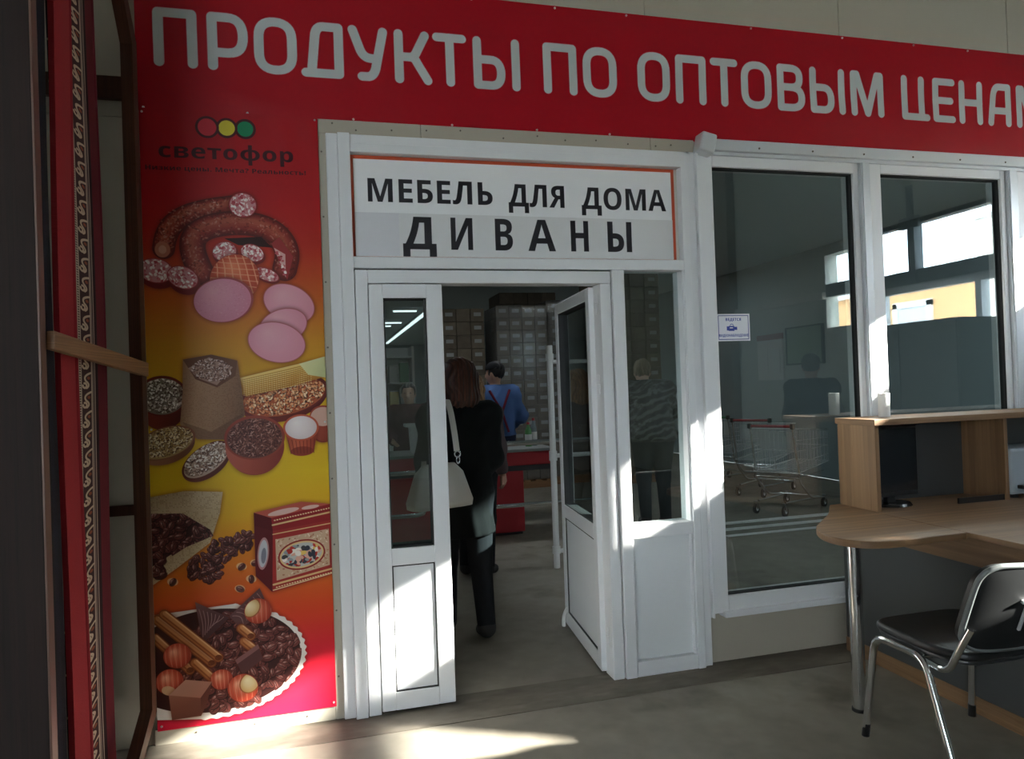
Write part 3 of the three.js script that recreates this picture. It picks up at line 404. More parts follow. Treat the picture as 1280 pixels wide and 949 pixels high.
  halo(true); poly([[5, 262], [12, 256], [23, 258.5], [20, 268], [18, 273], [6, 273]], '#6f4238'); halo(false); poly([[5, 262], [18, 265], [18, 273], [6, 273]], lng(5, 262, 10, 274, ['#8a5a4c', '#6f4238', '#4f2b24'])); poly([[5, 262], [12, 256], [23, 258.5], [18, 265]], lng(8, 256, 16, 266, ['#b08474', '#946257'])); poly([[18, 265], [23, 258.5], [20.5, 268], [18, 273]], '#4f2b24');
  const im = c.getImageData(0, 0, W, H), px = im.data; for (let i = 0; i < px.length; i += 4) { px[i] = 255 * (px[i] / 255) ** 0.84; px[i + 1] = 255 * (px[i + 1] / 255) ** 0.9; px[i + 2] = 255 * (px[i + 2] / 255) ** 0.95; } c.putImageData(im, 0, 0);
});
{
  const b = thing('food_poster', 'tall narrow food poster of sausages, grain, coffee and chocolate left of the door', 'poster', [-0.37, PO.y0, 0.02]);
  flat('sheet', PO.x0, PO.x1, PO.y0, PO.y1, 0.0205, 0.002, posterMap, b, vinyl, (u, v) => 0.003 * (ripple(v, u) - 0.5) * Math.min(1, u * 6, (1 - u) * 6) + (v > 0.9 ? 0.002 * Math.sin((u + v) * 40) * (v - 0.9) * 10 * Math.min(1, (1 - v) * 30) : 0));
  for (const [x, y] of [[-0.745, 2.82], [0, 2.825], [-0.74, 0.085], [0, 0.085], [0.002, 1.4], [-0.745, 1.4]]) mesh('rivet', rod([x, y, 0.02], [x, y, 0.0255], 0.006, 0.004, 8), M.screw, b);
}
// furniture sign in the transom light
const SG = { x0: 0.157, x1: 1.880, y0: 2.180, y1: 2.674 };
const signMap = canvasTex(1400, 402, (c, W, H) => {
  const sx = W / (SG.x1 - SG.x0), sy = H / (SG.y1 - SG.y0), X = (x) => (x - SG.x0) * sx, Y = (y) => (SG.y1 - y) * sy;
  c.fillStyle = '#ded9d5'; c.fillRect(0, 0, W, H);
  c.fillStyle = '#c8502f'; c.fillRect(0, 0, W, 0.017 * sy); c.fillRect(0, 0, 0.014 * sx, H); c.fillRect(X(1.845), 0, 0.018 * sx, H); c.fillRect(0, H - 0.006 * sy, W, 0.006 * sy);
  c.fillStyle = '#cfcac2'; c.fillRect(X(1.863), 0, W, H);
  c.fillStyle = '#eeeff1'; c.fillRect(X(0.172), Y(2.657), X(1.845) - X(0.172), Y(2.186) - Y(2.657));
  c.fillStyle = '#232129';
  const put = (s, x0, x1, y0, y1, font) => { c.font = font; const m = c.measureText(s), k = (Y(y0) - Y(y1)) / 71.4; c.save(); c.translate(X(x0), Y(y0)); c.scale((X(x1) - X(x0)) / m.width, k); c.fillText(s, 0, 0); c.restore(); };
  put('МЕБЕЛЬ', 0.222, 0.862, 2.452, 2.565, 'bold 100px sans-serif'); put('ДЛЯ', 0.937, 1.250, 2.449, 2.562, 'bold 100px sans-serif'); put('ДОМА', 1.330, 1.812, 2.447, 2.560, 'bold 100px sans-serif');
});
{
  const b = thing('furniture_sign', 'white furniture sign with orange border set above the double door', 'sign', [1.02, SG.y0, 0.02]);
  flat('sheet', SG.x0, SG.x1, SG.y0, SG.y1, 0.004, 0.003, signMap, b, { roughness: 0.4 });
  mesh('backing_board', box(0.158, 1.881, 2.179, 2.674, -0.03, 0.002), M.pvcPanel, b);
  const crease = fbm(5, 2, 4, 77);
  const paper = canvasTex(1300, 190, (c, W, H) => {
    c.fillStyle = '#d9d9de'; c.fillRect(0, 0, W, H); c.fillStyle = '#dededf'; c.fillRect(W * 0.125, 0, W, H);
    c.fillStyle = '#1f1d24'; const X0 = 0.17, X1 = 1.85, Y0 = 2.186, Y1 = 2.398, sx = W / (X1 - X0), sy = H / (Y1 - Y0), X = (x) => (x - X0) * sx, Y = (y) => (Y1 - y) * sy;
    for (const [ch, a, b2] of [['Д', 0.395, 0.566], ['И', 0.618, 0.762], ['В', 0.845, 0.963], ['А', 1.034, 1.182], ['Н', 1.249, 1.379], ['Ы', 1.452, 1.625]]) { c.font = 'bold 100px sans-serif'; const m = c.measureText(ch); c.save(); c.translate(X(a), Y(2.222)); c.scale((X(b2) - X(a)) / m.width, (Y(2.222) - Y(2.382)) / 71.4); c.fillText(ch, 0, 0); c.restore(); }
  });
  flat('pasted_paper', 0.172, 1.845, 2.187, 2.398, 0.009, 0.001, paper, b, { roughness: 0.45 }, (u, v) => 0.006 * (crease(u, v) - 0.45) * Math.min(1, v * 10, (1 - v) * 10)).userData.label = 'wrinkled paper strip with the second word';
}
// small notice on the first shop window
{
  const t = canvasTex(300, 226, (c, W, H) => {
    c.fillStyle = '#e6e6ee'; c.fillRect(0, 0, W, H); c.strokeStyle = '#4d5590'; c.lineWidth = 6; c.strokeRect(14, 14, W - 28, H - 28);
    c.fillStyle = '#2f3f9c'; c.textAlign = 'center'; c.font = 'bold 34px sans-serif'; c.fillText('ВЕДЕТСЯ', W / 2, 58); c.save(); c.translate(W / 2, 190); c.scale(0.86, 1); c.font = 'bold 30px sans-serif'; c.fillText('ВИДЕОНАБЛЮДЕНИЕ', 0, 0); c.restore();
    c.fillRect(105, 100, 52, 42); c.fillRect(157, 108, 26, 26); c.fillRect(88, 104, 18, 34); c.fillStyle = '#e6e6ee'; c.fillRect(115, 112, 30, 8); c.strokeStyle = '#2f3f9c'; c.lineWidth = 5; c.beginPath(); c.arc(134, 98, 14, Math.PI, 0); c.stroke();
  });
  tag(flat('camera_notice', 2.093, 2.296, 1.742, 1.891, 0.0015, 0.001, t, scene, { roughness: 0.4 }), 'small white notice with a blue camera stuck on the window glass', 'notice');
}
// print on the lobby side wall, seen in the window panes
{
  const b = thing('notice_board', 'green framed notice board on the lobby side wall', 'notice board', [5.4, 1.69, 3.7]);
  mesh('board', box(5.39, 5.415, 1.69, 2.1, 3.36, 3.98), std({ color: lin(0.25, 0.34, 0.24), roughness: 0.6 }), b);
  mesh('frame', [box(5.38, 5.415, 1.67, 1.69, 3.34, 4.0), box(5.38, 5.415, 2.1, 2.12, 3.34, 4.0), box(5.38, 5.415, 1.69, 2.1, 3.34, 3.36), box(5.38, 5.415, 1.69, 2.1, 3.98, 4.0)], M.darkWood, b);
  const c = thing('information_stand', 'white information stand with a red header on the lobby side wall', 'notice board', [5.4, 1.5, 4.3]);
  mesh('panel', box(5.395, 5.415, 1.5, 2.0, 4.08, 4.6), M.whitePaint, c); mesh('header', box(5.39, 5.415, 2.0, 2.07, 4.08, 4.6), M.red, c);
  for (const z of [4.13, 4.38]) mesh('sheet', box(5.388, 5.396, 1.58, 1.9, z, z + 0.18), M.pvcPanel, c);
}
// ------------------------------------------------------------------ reception desk at the windows
{
  const d = thing('reception_desk', 'oak and dark grey reception desk with hutch and rounded worktop on a chrome leg', 'desk', [2.77, 0, 0.08]);
  mesh('plinth', box(2.775, 2.80, 0.0, 0.076, 0.085, 1.75), M.oakH, d);
  mesh('side_panel', box(2.78, 2.80, 0.076, 0.665, 0.085, 1.75), M.greyBoard, d);
  mesh('apron', box(2.772, 2.80, 0.665, 0.789, 0.085, 1.75, 0.002), M.oakH, d);
  mesh('back_panel', box(2.80, 4.6, 0.0, 0.789, 0.085, 0.105), M.greyBoard, d);
  // worktop: main wing along the wall and towards the room, with the rounded lobe on the left
  mesh('worktop', slabXZ([[2.745, 0.085], [4.6, 0.085], [4.6, 0.72], [3.35, 0.72], [3.3, 0.78], [3.3, 1.76], [2.745, 1.76]], 0.789, 0.815), M.oakH, d);
  const lobe = []; const sp = new THREE.CatmullRomCurve3([[2.68, 0.11], [2.52, 0.30], [2.36, 0.45], [2.24, 0.57], [2.175, 0.70], [2.17, 0.80], [2.21, 0.88], [2.28, 0.925], [2.40, 0.94], [2.55, 0.935]].map(([x, z]) => V(x, 0, z)));
  for (const p of sp.getPoints(44)) lobe.push([p.x, p.z]);
  mesh('rounded_worktop', slabXZ([...lobe, [2.744, 0.925], [2.744, 0.09], [2.70, 0.09]], 0.783, 0.815, 0.003), M.oakH, d);
  const leg = mesh('leg', [rod([2.32, 0.012, 0.72], [2.32, 0.782, 0.72], 0.03, 0.03, 24), rod([2.32, 0.765, 0.72], [2.32, 0.783, 0.72], 0.045, 0.045, 20)], M.chrome, d);
  mesh('foot', rod([2.32, 0, 0.72], [2.32, 0.014, 0.72], 0.034, 0.034, 20), M.rubber, leg);
  // hutch
  mesh('hutch_side', box(2.766, 2.792, 0.815, 1.262, 0.09, 0.372, 0.002), M.oakV, d);
  mesh('hutch_top', box(2.755, 4.6, 1.263, 1.295, 0.085, 0.385, 0.002), M.oakH, d);
  mesh('hutch_divider', box(3.61, 3.635, 0.815, 1.262, 0.09, 0.372, 0.002), M.oakV, d);
  mesh('hutch_side', box(4.57, 4.598, 0.815, 1.262, 0.09, 0.372, 0.002), M.oakV, d);
  mesh('hutch_back', box(2.793, 4.57, 0.815, 1.262, 0.088, 0.098), M.greyBoard, d);
  mesh('cable_batten', box(3.30, 3.61, 0.815, 0.845, 0.35, 0.362), M.blackPlastic, d);
}
{
  const m = thing('computer_monitor', 'black computer monitor standing in the open bay of the desk hutch', 'monitor', [2.985, 0.815, 0.25]);
  const g = box(-0.172, 0.172, 0.05, 0.43, -0.018, 0.012, 0.008), s = box(-0.16, 0.16, 0.075, 0.415, 0.0115, 0.0135), st = box(-0.03, 0.03, 0.01, 0.2, -0.05, -0.018, 0.006);
  const turn = (q) => q.rotateY(0.12).translate(2.985, 0.815, 0.25);
  mesh('housing', turn(g), M.blackPlastic, m); mesh('screen', turn(s), std({ color: lin(0.008, 0.009, 0.011), roughness: 0.12 }), m); mesh('neck', turn(st), M.blackPlastic, m);
  const b = clean(new THREE.CylinderGeometry(0.105, 0.115, 0.014, 28)).scale(1, 1, 0.8); mesh('base', turn(b.translate(0, 0.0075, -0.02)), phys({ color: lin(0.012, 0.012, 0.013), roughness: 0.15 }), m);
}
{
  const p = thing('desk_printer', 'grey printer half hidden in the far bay of the hutch', 'printer', [3.9, 0.815, 0.26]);
  mesh('housing', box(3.665, 4.1, 0.835, 1.09, 0.11, 0.36, 0.02), std({ color: lin(0.32, 0.36, 0.40), roughness: 0.5 }), p); mesh('tray', box(3.70, 4.06, 0.87, 0.89, 0.36, 0.40, 0.005), M.blackPlastic, p);
  for (const x of [3.69, 4.03]) for (const z of [0.13, 0.30]) mesh('foot', box(x, x + 0.04, 0.816, 0.836, z, z + 0.04), M.rubber, p);
}
{
  const r = thing('paper_roll', 'white till paper roll standing on top of the desk hutch', 'paper roll', [2.985, 1.296, 0.2]);
  const pts = [[0.012, 0], [0.029, 0], [0.03, 0.002], [0.03, 0.128], [0.029, 0.13], [0.012, 0.13], [0.012, 0]].map(([a, b]) => new THREE.Vector2(a, b));
  mesh('roll', clean(new THREE.LatheGeometry(pts, 28)).translate(2.985, 1.2955, 0.2), std({ color: lin(0.82, 0.82, 0.80), roughness: 0.85 }), r);
  mesh('core', clean(new THREE.CylinderGeometry(0.0122, 0.0122, 0.128, 16, 1, true)).translate(2.985, 1.36, 0.2), std({ color: lin(0.35, 0.27, 0.18), roughness: 0.9, side: THREE.DoubleSide }), r);
}
// ------------------------------------------------------------------ visitor chair facing the desk
{
  const ch = thing('visitor_chair', 'black padded visitor chair on a chrome tube frame pulled up to the desk', 'chair', [2.46, 0, 1.17]);
  const X0 = 2.205, X1 = 2.715;
  for (const [x, o] of [[X0, -1], [X1, 1]]) {
    const f = mesh('leg_frame', bent([[x + 0.025 * o, 0.02, 0.92], [x, 0.435, 0.965], [x, 0.435, 1.22], [x + 0.035 * o, 0.02, 1.40]], 0.0155, 0.06, 12).scale(1, 1, 1), M.chrome, ch);
    mesh('foot_cap', rod([x + 0.026 * o, 0.0, 0.918], [x + 0.022 * o, 0.055, 0.924], 0.0165, 0.016, 12), M.blackPlastic, f); mesh('foot_cap', rod([x + 0.036 * o, 0.0, 1.407], [x + 0.032 * o, 0.055, 1.385], 0.0165, 0.016, 12), M.blackPlastic, f);
    // back upright: runs under the seat, then sweeps up behind it
    mesh('back_upright', bent([[x - 0.02 * o, 0.425, 1.10], [x - 0.012 * o, 0.41, 1.32], [x - 0.012 * o, 0.50, 1.365], [x - 0.025 * o, 0.60, 1.415]], 0.0135, 0.055, 12), M.chrome, ch);
  }
  mesh('cross_tube', [rod([X0, 0.43, 1.02], [X1, 0.43, 1.02], 0.011), rod([X0, 0.43, 1.2], [X1, 0.43, 1.2], 0.011)], M.chrome, ch);
  // seat: padded top with a black moulded shell below
  const seat = new THREE.Shape(); seat.absellipse(0, 0, 1, 1, 0, 6.2831);
  const rs = (a, b, y0, y1, r, zc) => { const s = [], n = 64; for (let i = 0; i < n; i++) { const t = i / n * 2 * Math.PI, e = 0.36, cx = Math.sign(Math.cos(t)) * Math.abs(Math.cos(t)) ** e, cz = Math.sign(Math.sin(t)) * Math.abs(Math.sin(t)) ** (cz0(t) ? 0.75 : e); s.push([2.46 + a * cx, zc + b * cz]); } const sh = new THREE.Shape(s.map(([x, z]) => new THREE.Vector2(x, -z))); return clean(new THREE.ExtrudeGeometry(sh, { depth: y1 - y0 - 2 * r, bevelEnabled: true, bevelSize: r, bevelThickness: r, bevelOffset: -r, bevelSegments: 4, curveSegments: 4 })).rotateX(-Math.PI / 2).translate(0, y0 + r, 0); };
  function cz0(t) { return Math.sin(t) > 0; }
  mesh('seat_pad', rs(0.245, 0.235, 0.452, 0.488, 0.017, 1.14), M.blackVinyl, ch);
  mesh('seat_shell', rs(0.235, 0.228, 0.437, 0.456, 0.008, 1.14), phys({ color: lin(0.03, 0.032, 0.034), roughness: 0.3, clearcoat: 0.4, clearcoatRoughness: 0.25 }), ch);
  // backrest: curved shell in plan, padded front, glossy rear with moulded ribs
  const bendBack = (x) => -0.55 * x * x;
  const back = (w, h, t) => { const g = new THREE.BoxGeometry(w, h, t, 26, 18, 2), p = g.attributes.position; for (let i = 0; i < p.count; i++) { const u = p.getX(i) / (w / 2), v = p.getY(i) / (h / 2), x = u * Math.sqrt(1 - 0.20 * v ** 6) * w / 2, y = v * Math.sqrt(1 - 0.24 * u ** 8) * h / 2; p.setXYZ(i, x, y, p.getZ(i) * (1 - 0.35 * Math.max(u * u * u * u, v * v * v * v)) + bendBack(x)); } g.computeVertexNormals(); return clean(g); };
  const lay = (g, dy, dz) => g.rotateX(0.36).translate(2.46, 0.672 + dy, 1.452 + dz);
  const rearMat = phys({ color: lin(0.012, 0.013, 0.014), roughness: 0.55, specularIntensity: 0.6 });
  mesh('back_pad', lay(back(0.49, 0.35, 0.038), 0, -0.016), M.blackVinyl, ch);
  const shell = mesh('back_shell', lay(back(0.50, 0.36, 0.022), 0, 0.008), rearMat, ch);
  const ribs = []; for (const x of [-0.045, 0, 0.045]) { const g = box(x - 0.006, x + 0.006, -0.09, 0.03, 0.008, 0.018, 0.003); ribs.push(g); } ribs.push(box(-0.075, 0.075, 0.028, 0.042, 0.006, 0.02, 0.004));
  mesh('rib', ribs.map((g) => lay(g, 0, 0.008)), M.steel, shell);
  const rim = []; for (let i = 0; i < 72; i++) { const t = i / 72 * 2 * Math.PI, k = 1 / Math.max(Math.abs(Math.cos(t)), Math.abs(Math.sin(t))), u = Math.cos(t) * k, v = Math.sin(t) * k, x = u * Math.sqrt(1 - 0.20 * v ** 6) * 0.25, y = v * Math.sqrt(1 - 0.24 * u ** 8) * 0.18; rim.push([x, y, bendBack(x) + 0.004]); }
  const rg = tube(rim, 0.0105, 8, true); mesh('edge_trim', lay(rg, 0, 0.004), std({ color: lin(0.16, 0.175, 0.175), roughness: 0.38, metalness: 0.2 }), shell);
}
// ------------------------------------------------------------------ carpet stand at the left
{
  const r = thing('carpet_stand', 'brown wooden carpet display stand against the wall left of the poster', 'display stand', [-1.0, 0, 0.45]);
  // far upright with chamfered ends, leaning in the plane of the side frame (from the wall out towards the room)
  const far = [-0.775, 0.055], near = [-0.855, 0.925];
  const ux = near[0] - far[0], uz = near[1] - far[1], L = Math.hypot(ux, uz), ang = Math.atan2(-uz, ux);
  const bar = (pts, t, name, m) => { const s = new THREE.Shape(pts.map(([a, b]) => new THREE.Vector2(a, b))); const g = clean(new THREE.ExtrudeGeometry(s, { depth: t, bevelEnabled: false })); return mesh(name, g.translate(0, 0, -t / 2).rotateY(ang).translate(far[0], 0, far[1]), m, r); };
  bar([[0, 0.17], [0.055, 0.2], [0.055, 3.08], [0, 3.11]], 0.05, 'upright', M.postWood);
  bar([[0, 0.17], [0.055, 0.2], [0.26, 0.055], [0.26, 0.0], [0.24, 0]], 0.05, 'foot_brace', M.postWood);
  bar([[0, 3.11], [0.055, 3.08], [0.2, 3.33], [0.2, 3.42]], 0.05, 'top_brace', M.postWood);
  bar([[0.24, 0.0], [L, 0.0], [L, 0.055], [0.24, 0.055]], 0.05, 'foot_rail', M.postWood);
  bar([[0.2, 3.33], [L, 3.33], [L, 3.42], [0.2, 3.42]], 0.05, 'head_rail', M.postWood);
  mesh('mid_rail', (() => { const a = V(-0.752, 1.665, 0.06), b = V(-0.838, 1.735, 0.93), d = b.clone().sub(a); const g = box(-0.0125, 0.0125, -0.03, 0.03, 0, d.length(), 0.003); const m = new THREE.Matrix4().lookAt(b, a, V(0, 1, 0)); return g.applyMatrix4(m).translate(a.x, a.y, a.z); })(), M.railWood, r);
  mesh('back_rail', box(-1.6, -0.8, 2.86, 2.96, 0.02, 0.05, 0.003), M.postWood, r);
  mesh('back_rail', box(-1.6, -0.8, 1.03, 1.075, 0.02, 0.05, 0.003), M.postWood, r);
  // broad near end board
  mesh('end_board', box(-1.75, -0.857, 0.0, 3.45, 0.935, 0.975, 0.003), M.darkWood, r);
  mesh('edge_strip', box(-0.857, -0.85, 0.0, 3.45, 0.93, 0.978, 0.002), std({ color: lin(0.14, 0.07, 0.05), roughness: 0.45 }), r);
  mesh('loose_thread', tube([[-0.775, 1.64, 0.1], [-0.785, 1.55, 0.105], [-0.779, 1.46, 0.1], [-0.773, 1.40, 0.1]], 0.0016, 6), std({ color: lin(0.5, 0.48, 0.42), roughness: 0.9 }), r);
}
// hanging rugs: woven pattern as texture, each a thick sheet with a bound edge
const pile = fbm(64, 64, 2, 5);
const woolBump = tex(256, 256, (u, v) => pile(u, v), [0.12, 0.12], false);
function rug(name, label, x, z0, z1, y0, y1, t, mat, edge) {
  const o = thing(name, label, 'rug', [x, y0, (z0 + z1) / 2], 'rugs hanging on the carpet stand');
  const g = new THREE.BoxGeometry(t, y1 - y0, z1 - z0, 1, 40, 10), p = g.attributes.position;
  for (let i = 0; i < p.count; i++) p.setX(i, p.getX(i) + 0.006 * Math.sin(p.getY(i) * 2.1 + x * 90) + 0.003 * Math.sin(p.getZ(i) * 14 + p.getY(i)));
  g.translate(x, (y0 + y1) / 2, (z0 + z1) / 2); const uv = g.attributes.uv; for (let i = 0; i < p.count; i++) uv.setXY(i, p.getZ(i) - z0, p.getY(i)); g.computeVertexNormals();
  mesh('woven_field', g, mat, o, true);
  if (edge) { const pts = []; for (let i = 0; i <= 14; i++) { const y = y0 + (y1 - y0) * i / 14; pts.push([x + 0.006 * Math.sin((y - (y0 + y1) / 2) * 2.1 + x * 90), y, z0]); } mesh('bound_edge', tube(pts, t * 0.75, 8), edge, o); }
  return o;
}
{
  const bord = canvasTex(512, 256, (c, W, H) => {           // u: 0..0.6 m from the wall-side edge, v: 0.11 m repeat of the border
    const X = (m) => m / 0.6 * W; c.fillStyle = '#2c0b10'; c.fillRect(0, 0, W, H);
    c.fillStyle = '#6a1420'; c.fillRect(0, 0, X(0.075), H); c.fillStyle = '#2a0a0e'; c.fillRect(X(0.075), 0, X(0.022), H);
    c.fillStyle = '#b9ab9a'; c.fillRect(X(0.10), 0, X(0.007), H); c.fillRect(X(0.118), 0, X(0.005), H); c.fillStyle = '#3a1a18'; c.fillRect(X(0.126), 0, X(0.11), H);
    c.fillStyle = '#b7a894'; c.fillRect(X(0.128), 0, X(0.012), H); c.fillRect(X(0.232), 0, X(0.03), H); c.strokeStyle = '#c9b89c'; c.lineWidth = X(0.017); c.lineCap = 'round';
    for (let k = 0; k < 2; k++) { const y = k * H / 2; c.beginPath(); c.moveTo(X(0.142), y + 6); c.quadraticCurveTo(X(0.232), y + H / 8, X(0.19), y + H / 4); c.quadraticCurveTo(X(0.145), y + H / 3, X(0.185), y + H * 0.42); c.stroke(); c.beginPath(); c.arc(X(0.205), y + H * 0.36, X(0.018), 0, 5); c.stroke(); c.fillStyle = '#8d4a2c'; c.beginPath(); c.ellipse(X(0.165), y + H * 0.16, X(0.016), 11, 0, 0, 7); c.fill(); }
    c.fillStyle = '#4a3a34'; for (let y = 0; y < H; y += 16) c.fillRect(X(0.24), y, X(0.014), 7);
    c.fillStyle = '#1c0a0c'; c.fillRect(X(0.264), 0, W, H); for (let i = 0; i < 26; i++) { c.fillStyle = ['#7d6a52', '#5a1a1e', '#8d7b63'][i % 3]; c.fillRect(X(0.28 + (i * 0.0137 % 0.2)), (i * 53) % H, 9, 14); }
  });
  bord.wrapS = bord.wrapT = THREE.RepeatWrapping; bord.repeat.set(1 / 0.84, 1 / 0.15);
  const burgundy = std({ color: lin(0.14, 0.012, 0.022), roughness: 0.95 });
  rug('border_rug', 'dark patterned rug with a pale scroll border and burgundy edge', -0.897, 0.155, 0.66, 0.03, 3.3, 0.016, std({ map: bord, bumpMap: woolBump, bumpScale: 0.002, roughness: 0.95 }), burgundy);
  const b = rug('red_rug', 'plain bright red rug with a white fringe tag at its lower corner', -0.857, 0.625, 0.80, 0.10, 3.3, 0.018, std({ color: lin(0.34, 0.014, 0.02), bumpMap: woolBump, bumpScale: 0.002, roughness: 0.95 }), std({ color: lin(0.26, 0.012, 0.018), roughness: 0.95 }));
  const fr = []; for (let i = 0; i < 12; i++) fr.push(bent([[-0.845, 0.13, 0.625 + i * 0.009], [-0.84, 0.09, 0.625 + i * 0.0095], [-0.84 + 0.006 * Math.sin(i * 2), 0.015 + 0.012 * (i % 3), 0.62 + i * 0.011]], 0.0045, 0.02, 5)); fr.push(box(-0.848, -0.838, 0.085, 0.125, 0.62, 0.73));
  mesh('fringe_tag', fr, std({ color: lin(0.75, 0.73, 0.70), roughness: 0.9 }), b).userData.label = 'white fringe tag';
  const bands = canvasTex(128, 16, (c) => { ['#0b0b16', '#0c0d20', '#0a0a12', '#141433', '#0a0a10', '#2a1d10', '#4a3a1c', '#2a160f'].forEach((k, i) => { c.fillStyle = k; c.fillRect(i * 16, 0, 16, 16); }); }); bands.wrapS = bands.wrapT = THREE.RepeatWrapping; bands.repeat.set(1 / 0.3, 1);
  rug('navy_rug', 'very dark navy rug with thin gold stripes behind the end board', -0.872, 0.81, 0.925, 0.03, 3.3, 0.016, std({ map: bands, bumpMap: woolBump, bumpScale: 0.002, roughness: 0.95 }), null);
}
// tall grey cabinet by the entrance (its reflection hides the lower part of the entrance in the panes)
{
  const c = thing('grey_cabinet', 'tall dark grey cabinet standing in front of the lobby entrance', 'cabinet', [5.1, 0, 1.8]);
  const m = std({ color: lin(0.10, 0.12, 0.125), roughness: 0.5 });
  mesh('body', box(4.95, 5.35, 0.0, 1.97, 1.16, 2.36, 0.004), m, c);
  for (const z of [1.165, 1.765]) { const d = mesh('door', box(4.93, 4.948, 0.02, 1.955, z, z + 0.59, 0.003), m, c); mesh('handle', box(4.905, 4.93, 0.95, 1.1, z < 1.5 ? 1.69 : 1.79, z < 1.5 ? 1.71 : 1.81, 0.004), M.steel, d); }
  const e = thing('red_alarm_box', 'small red alarm box on the wall beside the entrance', 'alarm', [5.4, 1.8, 2.62]);
  mesh('case', box(5.37, 5.419, 1.76, 1.86, 2.57, 2.67, 0.01), std({ color: lin(0.45, 0.02, 0.03), roughness: 0.4 }), e); mesh('button', clean(new THREE.CylinderGeometry(0.02, 0.02, 0.01, 16)).rotateZ(Math.PI / 2).translate(5.365, 1.81, 2.62), M.blackPlastic, e);
}
// ------------------------------------------------------------------ people: smooth bodies meshed from distance fields
function surfaceNets(sdf, lo, hi, cell) {
  const n = [0, 1, 2].map((k) => Math.ceil((hi[k] - lo[k]) / cell) + 1), [nx, ny, nz] = n, f = new Float32Array(nx * ny * nz);
  for (let z = 0, i = 0; z < nz; z++) for (let y = 0; y < ny; y++) for (let x = 0; x < nx; x++, i++) f[i] = sdf(lo[0] + x * cell, lo[1] + y * cell, lo[2] + z * cell);
  const at = new Int32Array(nx * ny * nz).fill(-1), pos = [], idx = [], sx = 1, sy = nx, sz = nx * ny, off = [0, sx, sy, sx + sy, sz, sx + sz, sy + sz, sx + sy + sz];
  const E = [[0, 1], [2, 3], [4, 5], [6, 7], [0, 2], [1, 3], [4, 6], [5, 7], [0, 4], [1, 5], [2, 6], [3, 7]];
  for (let z = 0; z < nz - 1; z++) for (let y = 0; y < ny - 1; y++) for (let x = 0; x < nx - 1; x++) {
    const i = x + y * sy + z * sz; let m = 0; for (let k = 0; k < 8; k++) if (f[i + off[k]] < 0) m |= 1 << k;
    if (m === 0 || m === 255) continue;
    let px = 0, py = 0, pz = 0, c = 0;
    for (const [a, b] of E) { const fa = f[i + off[a]], fb = f[i + off[b]]; if ((fa < 0) === (fb < 0)) continue; const t = fa / (fa - fb); px += (a & 1) + ((b & 1) - (a & 1)) * t; py += ((a >> 1) & 1) + (((b >> 1) & 1) - ((a >> 1) & 1)) * t; pz += (a >> 2) + ((b >> 2) - (a >> 2)) * t; c++; }
    at[i] = pos.length / 3; pos.push(lo[0] + (x + px / c) * cell, lo[1] + (y + py / c) * cell, lo[2] + (z + pz / c) * cell);
  }
  for (let z = 1; z < nz - 1; z++) for (let y = 1; y < ny - 1; y++) for (let x = 1; x < nx - 1; x++) {
    const i = x + y * sy + z * sz, s = f[i] < 0;
    for (const [d, u, v] of [[sx, sy, sz], [sy, sz, sx], [sz, sx, sy]]) { if (s === (f[i + d] < 0)) continue; const a = at[i - u - v], b = at[i - v], c = at[i], e = at[i - u]; if (a < 0 || b < 0 || c < 0 || e < 0) continue; s ? idx.push(a, b, c, a, c, e) : idx.push(a, c, b, a, e, c); }
  }
  const g = new THREE.BufferGeometry(); g.setAttribute('position', new THREE.Float32BufferAttribute(pos, 3)); g.setIndex(idx); g.computeVertexNormals(); return g;
}
const smin = (a, b, k) => { const h = Math.max(k - Math.abs(a - b), 0) / k; return Math.min(a, b) - h * h * k * 0.25; };
function cap(x, y, z, a, b, ra, rb) { const bx = b[0] - a[0], by = b[1] - a[1], bz = b[2] - a[2], px = x - a[0], py = y - a[1], pz = z - a[2]; let t = (px * bx + py * by + pz * bz) / (bx * bx + by * by + bz * bz + 1e-9); t = t < 0 ? 0 : t > 1 ? 1 : t; const dx = px - bx * t, dy = py - by * t, dz = pz - bz * t; return Math.sqrt(dx * dx + dy * dy + dz * dz) - (ra + (rb - ra) * t); }
const ellip = (x, y, z, c, r) => { const a = (x - c[0]) / r[0], b = (y - c[1]) / r[1], d = (z - c[2]) / r[2], k = Math.sqrt(a * a + b * b + d * d); return (k - 1) * Math.min(...r); };
const bonesSDF = (bones, k = 0.035, grow = 0) => (x, y, z) => { let d = 9; for (const [a, b, ra, rb, fl] of bones) d = smin(d, fl ? cap(x, y, (z - a[2]) * fl + a[2], a, b, ra + grow, rb + grow) : cap(x, y, z, a, b, ra + grow, rb + grow), k); return d; };
